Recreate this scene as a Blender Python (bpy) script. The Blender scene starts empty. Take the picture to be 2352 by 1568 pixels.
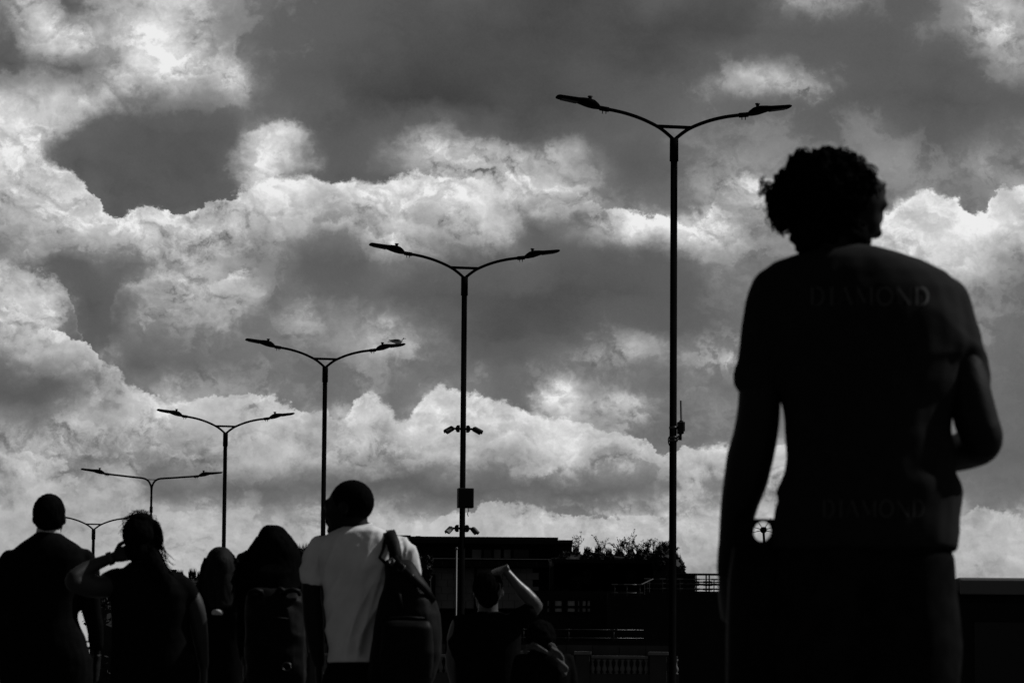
import bpy, bmesh, math, random
import numpy as np
from mathutils import Vector, Matrix, noise as mnoise

random.seed(7)
R = math.radians
PI = math.pi
scene = bpy.context.scene
COL = scene.collection

# ------------------------------------------------------------------ camera
# Long lens held low over the paving and tipped up at the sky.
FPX, FW, FH = 9700.0, 2352.0, 1568.0          # focal length and frame in the same units
PITCH, ROLL, CAM_Z = math.atan((1916 - 784) / FPX), R(0.45), 0.20
cam_data = bpy.data.cameras.new('camera')
cam_data.sensor_width = 36.0
cam_data.lens = FPX / FW * 36.0
cam_data.clip_start = 0.1
cam_data.clip_end = 20000.0
cam_data.dof.use_dof = True
cam_data.dof.focus_distance = 60.0
cam_data.dof.aperture_fstop = cam_data.lens / 12.0
cam = bpy.data.objects.new('camera', cam_data)
COL.objects.link(cam)
_f = Vector((0, math.cos(PITCH), math.sin(PITCH)))
_r0, _u0 = Vector((1, 0, 0)), Vector((0, -math.sin(PITCH), math.cos(PITCH)))
_r = _r0 * math.cos(ROLL) + _u0 * math.sin(ROLL)
_u = -_r0 * math.sin(ROLL) + _u0 * math.cos(ROLL)
M = Matrix.Identity(4)
for i in range(3):
    M[i][0], M[i][1], M[i][2] = _r[i], _u[i], -_f[i]
M[2][3] = CAM_Z
cam.matrix_world = M
scene.camera = cam


def at(px, py, Y):
    """World point seen at (px, py) of a 2352 x 1568 frame, on the vertical plane y = Y metres."""
    d = _f + _r * ((px - FW / 2) / FPX) + _u * ((FH / 2 - py) / FPX)
    k = Y / d.y
    return Vector((d.x * k, Y, CAM_Z + d.z * k))


# ------------------------------------------------------------------ exposure
scene.view_settings.view_transform = 'Standard'
scene.view_settings.look = 'None'
scene.view_settings.gamma = 1.0
scene.view_settings.exposure = 0.0
scene.view_settings.use_curve_mapping = False
scene.render.film_transparent = False
scene.cycles.max_bounces = 4
scene.cycles.diffuse_bounces = 2
scene.cycles.glossy_bounces = 2
scene.cycles.use_denoising = True

# ------------------------------------------------------------------ sun (high, to the right and beyond the crowd)
SUN_DIR = Vector((0.66, 0.21, 0.72)).normalized()
sun_data = bpy.data.lights.new('sun', 'SUN')
sun_data.energy = 3.2
sun_data.angle = R(0.5)
sun_data.color = (1, 1, 1)                     # the photograph has no colour
sun = bpy.data.objects.new('sun', sun_data)
COL.objects.link(sun)
sun.rotation_euler = (-SUN_DIR).to_track_quat('-Z', 'Y').to_euler()
sun.location = (20, 10, 40)

# ------------------------------------------------------------------ sky with clouds
world = bpy.data.worlds.new('World')
scene.world = world
world.use_nodes = True
NT = world.node_tree
NT.nodes.clear()


class G:
    """Small expression builder for shader nodes."""
    nt = NT

    @staticmethod
    def _set(sock, v):
        if isinstance(v, bpy.types.NodeSocket):
            G.nt.links.new(v, sock)
        elif isinstance(v, (tuple, list)):
            sock.default_value = v
        else:
            sock.default_value = float(v)

    @staticmethod
    def m(op, a, b=0.0, c=0.0, clamp=False):
        n = G.nt.nodes.new('ShaderNodeMath')
        n.operation = op
        n.use_clamp = clamp
        G._set(n.inputs[0], a)
        G._set(n.inputs[1], b)
        G._set(n.inputs[2], c)
        return n.outputs[0]

    @staticmethod
    def vm(op, a, b=(0, 0, 0), scale=None):
        n = G.nt.nodes.new('ShaderNodeVectorMath')
        n.operation = op
        G._set(n.inputs[0], a)
        if scale is None:
            G._set(n.inputs[1], b)
        else:
            G._set(n.inputs['Scale'], scale)
        return n.outputs[0]

    @staticmethod
    def mr(v, a, b, c=0.0, d=1.0, smooth=True):
        n = G.nt.nodes.new('ShaderNodeMapRange')
        n.interpolation_type = 'SMOOTHSTEP' if smooth else 'LINEAR'
        n.clamp = True
        for i, x in enumerate((v, a, b, c, d)):
            G._set(n.inputs[i], x)
        return n.outputs[0]

    @staticmethod
    def mix(a, b, t):
        n = G.nt.nodes.new('ShaderNodeMix')
        n.data_type = 'FLOAT'
        G._set(n.inputs[0], t)
        G._set(n.inputs[2], a)
        G._set(n.inputs[3], b)
        return n.outputs[0]

    @staticmethod
    def noise(vec, scale, detail=8, rough=0.55, lac=2.0, color=False, dist=0.0):
        n = G.nt.nodes.new('ShaderNodeTexNoise')
        n.noise_dimensions = '3D'
        G._set(n.inputs['Vector'], vec)
        n.inputs['Scale'].default_value = scale
        n.inputs['Detail'].default_value = detail
        n.inputs['Roughness'].default_value = rough
        n.inputs['Lacunarity'].default_value = lac
        n.inputs['Distortion'].default_value = dist
        return n.outputs['Color'] if color else n.outputs[0]

    @staticmethod
    def sep(v):
        n = G.nt.nodes.new('ShaderNodeSeparateXYZ')
        G._set(n.inputs[0], v)
        return n.outputs

    @staticmethod
    def comb(x, y, z):
        n = G.nt.nodes.new('ShaderNodeCombineXYZ')
        for i, s in enumerate((x, y, z)):
            G._set(n.inputs[i], s)
        return n.outputs[0]


g = G
tc = NT.nodes.new('ShaderNodeTexCoord')
direc = g.vm('NORMALIZE', tc.outputs['Generated'])
dx, dy, dz = g.sep(direc)
az = g.m('ARCTAN2', dx, dy)
el = g.m('ARCSINE', dz)
# the sky's own map units: 100 units are about 0.6 degrees of azimuth or elevation
_pts = [(x, y) for x in np.linspace(0, FW, 9) for y in np.linspace(0, FH, 7)]
_A, _B = [], []
for (x, y) in _pts:
    d = (_f + _r * ((x - FW / 2) / FPX) + _u * ((FH / 2 - y) / FPX)).normalized()
    _A.append((1.0, math.atan2(d.x, d.y), math.asin(d.z)))
    _B.append((x, y))
_sol = np.linalg.lstsq(np.array(_A), np.array(_B), rcond=None)[0]


def lin(c):
    t = g.m('MULTIPLY_ADD', az, float(c[1]), float(c[0]))
    return g.m('MULTIPLY_ADD', el, float(c[2]), t)


SU, SV = lin(_sol[:, 0]), lin(_sol[:, 1])
pvec = g.vm('MULTIPLY', direc, (97.0, 97.0, 112.0))          # one unit = about 100 map units

# the bright deck near the horizon ahead thins out slowly, sideways and overhead
ou = g.m('DIVIDE', g.m('MAXIMUM', g.m('SUBTRACT', g.m('ABSOLUTE', g.m('SUBTRACT', SU, FW / 2)), FW / 2 + 200.0), 0.0), 6500.0)
ov = g.m('DIVIDE', g.m('MAXIMUM', g.m('SUBTRACT', -100.0, SV), 0.0), 4200.0)
rad = g.m('SQRT', g.m('ADD', g.m('MULTIPLY', ou, ou), g.m('MULTIPLY', ov, ov)))
stray = g.mr(g.m('MAXIMUM', g.m('MULTIPLY', ou, 6500.0), g.m('MULTIPLY', ov, 4200.0)), 0.0, 1100.0, 0.0, 1.0)

# fractal warp: wisps and billows
w1 = g.noise(pvec, 0.55, 10, 0.60, 2.1, True)
w1x, w1y, w1z = g.sep(g.vm('SUBTRACT', w1, (0.5, 0.5, 0.5)))
w2 = g.noise(g.vm('ADD', pvec, (13.1, 7.7, 3.3)), 1.7, 9, 0.68, 2.2, True)
w2x, w2y, w2z = g.sep(g.vm('SUBTRACT', w2, (0.5, 0.5, 0.5)))

# cloud tops: outline of each bank, (azimuth unit, elevation unit, strength)
BANKS = [
    # middle bank, from the left edge over the whole width
    ([(0, 342, 1), (60, 345, 1), (120, 372, 1), (180, 420, 1), (215, 462, 1), (262, 503, 1), (300, 482, .9), (345, 472, .9), (400, 482, .9),
      (450, 478, .9), (500, 458, 1), (560, 432, 1), (600, 410, 1), (650, 403, 1), (720, 398, 1), (765, 416, 1), (800, 408, 1), (860, 405, .9),
      (930, 396, .8), (1000, 394, .8), (1060, 394, .8), (1120, 398, .6), (1180, 392, .4), (1240, 400, .15), (1290, 428, .3), (1345, 452, .5), (1400, 470, .7),
      (1470, 486, .7), (1540, 500, .7), (1600, 520, .4), (1660, 420, .4), (1720, 402, .5), (1800, 420, .5), (2000, 500, .6), (2036, 478, .9), (2070, 460, 1),
      (2130, 447, 1), (2190, 462, 1), (2232, 500, 1), (2262, 500, 1), (2285, 452, 1), (2352, 438, 1)], 42, 36),
    # left bank lower down
    ([(0, 742, 1), (60, 742, 1), (110, 756, 1), (150, 772, 1), (200, 795, .9), (235, 835, 1), (270, 850, 1), (300, 892, 1), (340, 905, .9), (400, 920, .7),
      (470, 914, .8), (540, 908, .8), (600, 906, 1), (640, 914, 1), (690, 940, .8), (740, 934, .5), (775, 962, .5), (810, 930, .9), (850, 908, 1), (890, 925, 1),
      (935, 968, .9), (955, 940, 1), (985, 900, 1), (1030, 884, 1), (1080, 898, 1), (1120, 912, 1), (1180, 928, 1), (1240, 952, 1), (1320, 960, .9),
      (1400, 982, .9), (1480, 1004, .9), (1532, 1042, .8), (1580, 1026, .8), (1660, 1020, .8), (1800, 1030, .6), (2000, 1100, 0), (2200, 1180, .3),
      (2240, 1170, .5), (2300, 1172, .5), (2352, 1195, .3)], 40, 34),
    # small bank beside the left edge
    ([(0, 605, .9), (70, 612, .9), (120, 640, .9), (155, 668, 1), (172, 715, 1), (190, 790, .6), (240, 900, 0), (2352, 900, 0)], 20, 20),
    # lowest row of small cumulus near the horizon
    ([(0, 1140, .1), (200, 1130, .2), (400, 1170, .3), (560, 1165, .3), (700, 1160, .3), (780, 1160, .4), (860, 1185, .3), (960, 1196, .4), (1060, 1172, .6),
      (1130, 1152, .8), (1200, 1165, .8), (1280, 1180, .8), (1350, 1182, .7), (1420, 1190, .8), (1480, 1172, .8), (1530, 1188, .9), (1600, 1180, .7),
      (1700, 1185, .5), (2100, 1300, .2), (2200, 1276, .8), (2260, 1266, 1), (2310, 1290, 1), (2352, 1284, .8)], 18, 18),
    # small cloud in the clear patch
    ([(0, 300, 0), (470, 330, 0), (530, 335, .7), (560, 312, .9), (600, 288, .9), (645, 272, 1), (685, 286, .9), (725, 300, .5), (760, 340, 0), (2352, 300, 0)], 22, 24),
    # puffs under the middle bank
    ([(0, 700, 0), (245, 725, 0), (262, 692, .9), (285, 655, .9), (330, 642, .9), (380, 630, 1), (430, 645, .8), (470, 652, .6), (520, 632, .9), (565, 628, .6), (640, 665, 0), (2352, 700, 0)], 26, 26),
    # flat bases, where the cloud lies above the line: negative thickness
    ([(0, 340, .9), (60, 336, .9), (105, 328, .9), (150, 308, .9), (200, 286, .9), (235, 258, .7), (300, 245, 0), (2352, 250, 0)], 0, -26),
    ([(0, 380, 0), (500, 372, 0), (545, 372, .8), (600, 384, .8), (660, 382, .8), (725, 378, .6), (770, 370, 0), (2352, 370, 0)], 0, -22),
    ([(0, 1090, 0), (820, 1092, 0), (900, 1098, .5), (1000, 1062, .5), (1060, 1060, .3), (1150, 1085, .7), (1240, 1095, .8), (1290, 1070, .3), (1400, 1090, .3), (1500, 1100, 0), (2352, 1100, 0)], 0, -24),
]


def curve(points, x):
    n = NT.nodes.new('ShaderNodeFloatCurve')
    c = n.mapping.curves[0]
    n.mapping.use_clip = False
    pts = points
    while len(c.points) < len(pts):
        c.points.new(0.5, 0.5)
    for p, (a, b) in zip(c.points, pts):
        p.location = (a, b)
    n.mapping.update()
    G._set(n.inputs['Value'], x)
    n.inputs['Factor'].default_value = 1.0
    return n.outputs[0]


SUw = g.m('MULTIPLY_ADD', w2z, 60.0, SU)
U01 = g.m('PINGPONG', g.m('DIVIDE', SUw, FW), 1.0)      # the banks roll on, mirrored, beyond the frame
edge_bump = g.m('MULTIPLY_ADD', w2y, 90.0, g.m('MULTIPLY', w1y, 45.0))
edge_soft = g.mr(w1x, -0.12, 0.16, 2.0, 13.0)
base_soft = g.mr(w1x, -0.12, 0.16, 7.0, 20.0)
shift, rim = 0.0, 0.0
for pts, amp, thick in BANKS:
    top = g.m('MULTIPLY', curve([(p[0] / FW, p[1] / FH) for p in pts], U01), FH)
    st = curve([(p[0] / FW, p[2]) for p in pts], U01)
    st = g.m('MAXIMUM', st, 0.0)
    base = thick < 0
    thick = abs(thick)
    d = g.m('ADD', g.m('SUBTRACT', SV, top), edge_bump)
    sgn = g.m('DIVIDE', d, base_soft if base else edge_soft)
    sgn = g.m('MULTIPLY', g.m('MINIMUM', g.m('MAXIMUM', sgn, -1.0), 1.0), 1.0)
    dec = g.m('EXPONENT', g.m('DIVIDE', g.m('ABSOLUTE', d), -thick * 1.5))
    s = g.m('MULTIPLY', g.m('MULTIPLY', sgn, dec), g.m('MULTIPLY', st, thick * 1.15))
    shift = g.m('ADD', s, shift)
    cov = g.m('MULTIPLY_ADD', sgn, 0.5, 0.5)
    rr = g.m('MULTIPLY', g.m('EXPONENT', g.m('DIVIDE', g.m('MAXIMUM', d, 0.0), -float(thick))), cov)
    if base:
        continue
    rim = g.m('ADD', g.m('MULTIPLY', rr, g.m('MULTIPLY', st, float(amp))), rim)

# broad light and dark of the cloud deck, 32 azimuth steps x 21 elevation steps
DECK = """
130 185  90 160 175 185 150 125 110 100  95  85  80  80  85  80  72  68  70  74  88  76  75  85 130 150 115  95 100 130 150 140
110 190 200 150 185 190 150 120 105 100  90  82  78  75  72  70  68  68  70  68  68  70  70  78  85  85  88  90 110 120 155 155
 75 120 100 110 200 205 170 165 115  90  80  75  72  68  68  68  70  72  78  75  75  85  95 105 105  95  85  85  90  85 120 150
170 160 175 165 120 118 105 102 105 105  82  66  60  60  62  70  68  72  80  85  95 105 105 100 100  95  85  82  78  78  85  95
185 180 150 110  82  80  80  98 170 152  92  86  98 108 104  94  76  85  95 105 105 115 115 118 115 105 115 110  95 100 120 110
205 165  90  80  80  80  80  92 158 130  86  82 104 146 156 152 150 150 125  90  95 120 130 130 130 120 125 130 118 125 140 130
190 190 160  90  84  84  90 130 190 205 180 190 190 190 200 195 185 160 130 120 120 130 145 165 150 150 140 118 150 120 125 185
130 180 190 185 185 190 180 170 160 140 120 150 190 180 160 190 110 110 125 178 198 200 165 130 150 180 190 215 215 220 215 180
165 115  90 112 105 155 145 130 125 110  92 100 115 115 100  98 110  90  85  85  95 110 130 130 120 140 160 190 185 175 150 125
175 192  98  84 122 158 175 160 122 115 105 110 100  85  80  75  72  72  75  80  85  95 110 115 120 130 140 150 145 135 120 115
165 140 110  90 130 130 125 130 120 150 130 130 150 130  90  78  78  82  98 104  98 100 110 118 120 125 130 135 130 125 122 115
120 155 165 150 105 110 115 118 120 115 115 130 125 120 115 110 115 122 135 135 132 130 145 130 120 120 120 122 122 120 118 112
 85  85 100 140 150 150 145 150 145 120 118 130 118 140 150 118 112 135 122 126 116 120 120 120 120 120 120 120 118 116 114 110
140 150 155 160 165 170 170 165 160 150 155 185 160 190 195 195 190 170 142 122 118 120 125 125 125 120 118 118 118 116 114 112
150 160 150 138 142 125 142 150 165 172 158 158 145 150 150 128 175 195 165 150 160 182 185 185 170 140 125 115 112 110 108 105
158 165 150 165 150 115 118 108 104 112 106 102 100 100 100 104 108 104 105 112 122 142 128 150 150 140 135 130 125 122 125 118
150 150 150 160 160 165 160 165 155 150 165 170 165 165 165 170 168 172 172 176 176 176 175 172 170 165 160 158 155 152 172 152
160 162 160 158 160 162 170 172 165 160 165 168 165 165 168 168 165 168 168 168 168 152 140 140 150 155 155 155 158 162 168 175
166 168 166 164 165 168 174 178 172 166 168 168 168 168 168 168 168 168 168 168 168 148 150 155 155 155 158 158 158 160 156 158
166 168 166 164 165 168 170 172 170 168 168 168 168 168 168 168 168 168 168 168 168 168 168 166 160 160 160 160 160 160 158 158
166 166 166 164 165 166 168 168 168 168 168 168 168 168 168 168 168 168 168 168 168 168 168 168 165 160 160 160 160 160 158 158
"""
deck = [[float(v) / 255 for v in row.split()] for row in DECK.strip().splitlines()]
assert all(len(r_) == 32 for r_ in deck), [len(r_) for r_ in deck]
LU = g.m('ADD', g.m('MULTIPLY_ADD', w1x, 190.0, SU), g.m('MULTIPLY', w2x, 55.0))
LU01 = g.m('PINGPONG', g.m('DIVIDE', LU, FW), 1.0)
LV = g.m('ADD', g.m('MULTIPLY_ADD', w1z, 130.0, SV), g.m('MULTIPLY', w2y, 42.0))
LV = g.m('ADD', LV, shift)
rowf = g.m('DIVIDE', g.m('PINGPONG', LV, 1500.0), 75.0)
val = None
for k in range(0, 21, 3):
    ramp = NT.nodes.new('ShaderNodeValToRGB')
    cr = ramp.color_ramp
    cr.interpolation = 'CARDINAL'
    while len(cr.elements) < 32:
        cr.elements.new(0.5)
    for i in range(32):
        cr.elements[i].position = i / 31.0
    for i in range(32):
        cr.elements[i].color = (deck[k][i], deck[k + 1][i], deck[k + 2][i], 1)
    G._set(ramp.inputs[0], LU01)
    ch = NT.nodes.new('ShaderNodeSeparateColor')
    NT.links.new(ramp.outputs[0], ch.inputs[0])
    for j in range(3):
        if val is None:
            val = ch.outputs[0]
        else:
            val = g.mix(val, ch.outputs[j], g.m('SUBTRACT', rowf, float(k + j - 1), clamp=True))
val = g.m('MULTIPLY_ADD', g.m('MAXIMUM', g.m('SUBTRACT', val, 0.50), 0.0), 0.12, val)
val = g.m('MULTIPLY_ADD', g.m('MAXIMUM', g.m('SUBTRACT', 0.50, val), 0.0), 0.12, val)
val = g.m('MULTIPLY_ADD', rim, 1.0 / 255, val)
open_deck = g.mr(g.noise(g.vm('MULTIPLY', direc, (11.0, 11.0, 26.0)), 1.0, 9, 0.60), 0.36, 0.62, 0.28, 0.72)
val = g.mix(val, open_deck, stray)

# long lit gaps and streaks in the deck: (u, v, ru, rv, amount)
for (bu, bv, ru, rv, am) in [(1770, 184, 140, 34, 58), (1480, 790, 120, 26, 26), (1285, 903, 52, 30, 80), (1435, 922, 58, 24, 70), (1670, 815, 80, 26, 22),
                             (1060, 338, 190, 32, 46), (1290, 352, 90, 26, 24), (645, 335, 80, 40, 40), (310, 110, 120, 80, 24), (120, 250, 110, 50, 22), (540, 190, 60, 40, 24), (2290, 60, 70, 50, 22), (880, 790, 90, 40, 22), (1500, 520, 150, 30, 22)]:
    a = g.m('POWER', g.m('ABSOLUTE', g.m('DIVIDE', g.m('SUBTRACT', LU, float(bu)), float(ru))), 2.0)
    b = g.m('POWER', g.m('ABSOLUTE', g.m('DIVIDE', g.m('SUBTRACT', LV, float(bv)), float(rv))), 2.0)
    e = g.m('EXPONENT', g.m('MULTIPLY', g.m('ADD', a, b), -1.0))
    val = g.m('MULTIPLY_ADD', e, am / 255.0, val)

# relief of the billows, lit from the upper right
warpv = g.vm('SCALE', g.vm('SUBTRACT', w1, (0.5, 0.5, 0.5)), scale=2.2)
pw = g.vm('ADD', pvec, warpv)


def billow(v, scale, off, detail, rough):
    """Rounded lumps with soft creases between them."""
    n_ = g.noise(g.vm('ADD', v, off), scale, detail, rough, 2.1)
    return g.m('SQRT', g.m('ADD', g.m('POWER', g.m('ABSOLUTE', g.m('SUBTRACT', n_, 0.5)), 2.0), 0.0012))


rel1 = g.m('SUBTRACT', billow(pw, 0.62, (0, 0, 0), 5, 0.50), billow(pw, 0.62, (0.10, 0.0, 0.22), 5, 0.50))
f1 = g.noise(pw, 2.1, 9, 0.55, 2.1)
f2 = g.noise(g.vm('ADD', pw, (0.03, 0.0, 0.07)), 2.1, 9, 0.55, 2.1)
rel2 = g.m('SUBTRACT', f1, f2)
n3 = g.noise(g.vm('ADD', pvec, (5.0, 9.0, 1.0)), 0.8, 11, 0.60, 2.0)
patch = g.mr(g.noise(g.vm('ADD', pvec, (2.0, 19.0, 4.0)), 0.45, 4, 0.5), 0.40, 0.62, 0.15, 1.0)
low = g.mr(SV, 1050.0, 1450.0, 1.0, 0.5)
body = g.m('MULTIPLY', g.mr(val, 0.42, 0.70, 0.05, 1.0), low)
lump1 = g.mr(g.noise(pw, 0.95, 7, 0.53, 2.1), 0.43, 0.61)
lump2 = g.mr(g.noise(g.vm('ADD', pw, (0.05, 0.0, 0.15)), 0.95, 7, 0.53, 2.1), 0.43, 0.61)
lit = g.m('SUBTRACT', lump1, lump2)
lbody = g.m('MULTIPLY', body, g.m('MULTIPLY', g.mr(patch, 0.15, 1.0, 0.35, 1.0), g.mr(SV, 1000.0, 1250.0, 1.0, 0.5)))
val = g.m('MULTIPLY_ADD', g.m('MULTIPLY', lit, lbody), 0.17, val)
val = g.m('MULTIPLY_ADD', g.m('MULTIPLY', g.m('SUBTRACT', lump1, 0.5), lbody), 0.085, val)
val = g.m('MULTIPLY_ADD', g.m('MULTIPLY', rel1, body), -0.9, val)
val = g.m('MULTIPLY_ADD', g.m('MULTIPLY', g.m('MULTIPLY', rel2, body), patch), 0.32, val)
val = g.m('MULTIPLY_ADD', g.m('MULTIPLY', g.m('SUBTRACT', n3, 0.5), g.m('MAXIMUM', body, 0.10)), 0.50, val)
# puffs with a definite edge against the clear gaps
pn = g.noise(g.vm('ADD', pw, (31.0, 2.0, 8.0)), 1.05, 9, 0.56, 2.1)
thr = g.mr(SV, 0.0, 1100.0, 0.44, 0.535, False)
pe = g.m('SUBTRACT', g.m('MULTIPLY_ADD', g.m('SUBTRACT', pn, 0.5), 0.55, val), thr)
pc = g.mr(pe, g.mr(w1z, -0.10, 0.14, -0.025, -0.085), g.mr(w1x, -0.12, 0.16, 0.035, 0.14))
pfade = g.m('MULTIPLY', g.mr(val, 0.34, 0.42), g.mr(val, 0.80, 0.62))
val = g.m('MULTIPLY_ADD', g.m('MULTIPLY', g.m('SUBTRACT', pc, 0.58), pfade), 0.065, val)
grainy = g.noise(pvec, 22.0, 2, 0.6)
val = g.m('MULTIPLY_ADD', g.m('SUBTRACT', grainy, 0.5), 0.03, val)
val = g.m('MINIMUM', g.m('MAXIMUM', val, 0.2), 0.93)
cloud_lin = g.m('POWER', val, 2.2)

# physical clear sky, seen without colour; it also carries the deck on round the rest of the horizon
skytex = NT.nodes.new('ShaderNodeTexSky')
skytex.sky_type = 'NISHITA'
skytex.sun_disc = False
skytex.sun_elevation = math.asin(SUN_DIR.z)
skytex.sun_rotation = math.atan2(SUN_DIR.x, SUN_DIR.y)
skytex.air_density = 1.0
skytex.dust_density = 1.5
bw = NT.nodes.new('ShaderNodeRGBToBW')
NT.links.new(skytex.outputs[0], bw.inputs[0])
SKY_STRENGTH = 0.08
far_n = g.noise(g.vm('MULTIPLY', direc, (5.0, 5.0, 9.0)), 1.0, 9, 0.6)
far_deck = g.m('MULTIPLY', bw.outputs[0], g.mr(far_n, 0.32, 0.68, 0.16, 0.42))
wmask = g.m('MULTIPLY', g.mr(g.m('ADD', rad, g.m('MULTIPLY', w1x, g.m('MINIMUM', rad, 1.0))), 1.0, 0.0), g.mr(dy, 0.0, 0.3))
bright = g.mix(far_deck, g.m('DIVIDE', cloud_lin, SKY_STRENGTH), wmask)
crgb = g.comb(bright, bright, bright)
bg = NT.nodes.new('ShaderNodeBackground')
NT.links.new(crgb, bg.inputs['Color'])
bg.inputs['Strength'].default_value = SKY_STRENGTH
wo = NT.nodes.new('ShaderNodeOutputWorld')
NT.links.new(bg.outputs[0], wo.inputs[0])

# ------------------------------------------------------------------ materials (all without colour, like the photograph)
def mat(name, base, rough=0.8, var=0.25, scale=6.0, bump=0.15, metal=0.0, spec=0.35, bscale=None, stretch=(1, 1, 1)):
    m_ = bpy.data.materials.new(name)
    m_.use_nodes = True
    nt = m_.node_tree
    p = nt.nodes['Principled BSDF']
    tc_ = nt.nodes.new('ShaderNodeTexCoord')
    mp = nt.nodes.new('ShaderNodeMapping')
    mp.inputs['Scale'].default_value = stretch
    nt.links.new(tc_.outputs['Object'], mp.inputs[0])
    n = nt.nodes.new('ShaderNodeTexNoise')
    n.inputs['Scale'].default_value = scale
    n.inputs['Detail'].default_value = 6
    nt.links.new(mp.outputs[0], n.inputs['Vector'])
    r_ = nt.nodes.new('ShaderNodeMapRange')
    r_.inputs[1].default_value = 0.3
    r_.inputs[2].default_value = 0.7
    r_.inputs[3].default_value = base * (1 - var)
    r_.inputs[4].default_value = base * (1 + var)
    nt.links.new(n.outputs[0], r_.inputs[0])
    cc = nt.nodes.new('ShaderNodeCombineColor')
    for i in range(3):
        nt.links.new(r_.outputs[0], cc.inputs[i])
    nt.links.new(cc.outputs[0], p.inputs['Base Color'])
    p.inputs['Roughness'].default_value = rough
    p.inputs['Metallic'].default_value = metal
    p.inputs['Specular IOR Level'].default_value = spec
    if bump:
        n2_ = nt.nodes.new('ShaderNodeTexNoise')
        n2_.inputs['Scale'].default_value = bscale or scale * 8
        n2_.inputs['Detail'].default_value = 4
        nt.links.new(mp.outputs[0], n2_.inputs['Vector'])
        b = nt.nodes.new('ShaderNodeBump')
        b.inputs['Strength'].default_value = bump
        b.inputs['Distance'].default_value = 0.02
        nt.links.new(n2_.outputs[0], b.inputs['Height'])
        nt.links.new(b.outputs[0], p.inputs['Normal'])
    return m_


MAT = dict(
    paving=mat('paving_stone', 0.045, 0.9, 0.35, 0.7, 0.3),
    grass=mat('verge', 0.03, 0.95, 0.4, 0.3, 0.3),
    lamp=mat('painted_steel', 0.004, 0.8, 0.2, 3.0, 0.03, spec=0.0),
    lampglass=mat('lamp_lens', 0.01, 0.5, 0.1, 3.0, 0.0, spec=0.1),
    steel=mat('galvanised_steel', 0.05, 0.42, 0.2, 5.0, 0.04, metal=0.7),
    camshell=mat('pale_shell', 0.30, 0.35, 0.08, 5.0, 0.02, spec=0.5),
    blackplastic=mat('black_plastic', 0.008, 0.5, 0.2, 5.0, 0.05, spec=0.15),
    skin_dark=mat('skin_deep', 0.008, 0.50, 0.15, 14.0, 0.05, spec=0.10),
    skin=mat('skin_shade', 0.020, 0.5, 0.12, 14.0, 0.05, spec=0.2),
    hair=mat('dark_hair', 0.004, 0.6, 0.4, 30.0, 0.08, spec=0.0, stretch=(3, 3, 0.4)),
    hair_fair=mat('fair_hair', 0.012, 0.6, 0.4, 30.0, 0.15, spec=0.02, stretch=(3, 3, 0.4)),
    black_cotton=mat('black_cotton', 0.006, 0.85, 0.2, 30.0, 0.10, spec=0.0, bscale=300),
    print_ink=mat('shirt_print', 0.030, 0.7, 0.1, 30.0, 0.0),
    white_cotton=mat('white_cotton', 0.62, 0.9, 0.09, 9.0, 0.10, spec=0.15, bscale=420),
    collar=mat('shirt_collar', 0.45, 0.85, 0.05, 12.0, 0.05, spec=0.15),
    wool=mat('dark_suit_wool', 0.006, 0.9, 0.2, 40.0, 0.15, spec=0.0, bscale=500),
    faded_black=mat('faded_black_cotton', 0.012, 0.9, 0.15, 30.0, 0.10, spec=0.08, bscale=300),
    skin_lit=mat('skin_sunlit_tone', 0.055, 0.42, 0.12, 14.0, 0.05, spec=0.4),  # lighter copy of the skin, sunlight on the forearm put into its colour
    washed_denim=mat('washed_dark_denim', 0.009, 0.9, 0.3, 20.0, 0.12, spec=0.0, bscale=300),
    denim=mat('dark_trousers', 0.006, 0.9, 0.3, 20.0, 0.12, spec=0.0, bscale=300),
    shoe=mat('black_leather', 0.010, 0.45, 0.2, 10.0, 0.05),
    nylon=mat('black_nylon', 0.005, 0.55, 0.3, 20.0, 0.12, spec=0.05, bscale=260),
    scarf=mat('pale_scarf', 0.075, 0.9, 0.35, 26.0, 0.2, spec=0.1),
    feather_dark=mat('dark_feathers', 0.05, 0.8, 0.3, 20.0, 0.1),
    feather_pale=mat('pale_feathers', 0.45, 0.8, 0.1, 20.0, 0.1),
    beak=mat('beak', 0.10, 0.5, 0.1, 20.0, 0.0),
    darkwall=mat('dark_render', 0.010, 0.95, 0.3, 0.4, 0.1, spec=0.1),
    roofing=mat('roofing', 0.012, 0.9, 0.3, 0.5, 0.1, spec=0.1),
    stone=mat('weathered_stone', 0.035, 0.95, 0.30, 0.8, 0.2, spec=0.1),
    stone_pale=mat('pale_coping_stone', 0.12, 0.95, 0.25, 1.0, 0.15, spec=0.1),
    wallpanel=mat('pale_wall_block', 0.20, 0.95, 0.18, 0.6, 0.2, spec=0.1),
    bright_pane=mat('bright_window_pane', 0.30, 0.8, 0.15, 2.0, 0.05, spec=0.2),  # pale colour stands in for daylight showing through the windows
    glass=mat('window_glass', 0.010, 0.15, 0.2, 0.6, 0.02, spec=0.15),
    leaf=mat('leaves', 0.012, 0.8, 0.5, 3.0, 0.0, spec=0.15),
    twig=mat('twigs', 0.02, 0.9, 0.3, 3.0, 0.0),
    whitepaint=mat('white_paint', 0.05, 0.5, 0.08, 2.0, 0.03),
    vanpaint=mat('van_paint', 0.005, 0.5, 0.15, 1.5, 0.01, spec=0.08),
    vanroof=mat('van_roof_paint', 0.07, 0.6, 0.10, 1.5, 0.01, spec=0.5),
    rubber=mat('rubber', 0.01, 0.8, 0.2, 8.0, 0.1),
    brick=mat('dark_brick', 0.018, 0.95, 0.35, 1.5, 0.2, spec=0.1),
)


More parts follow.
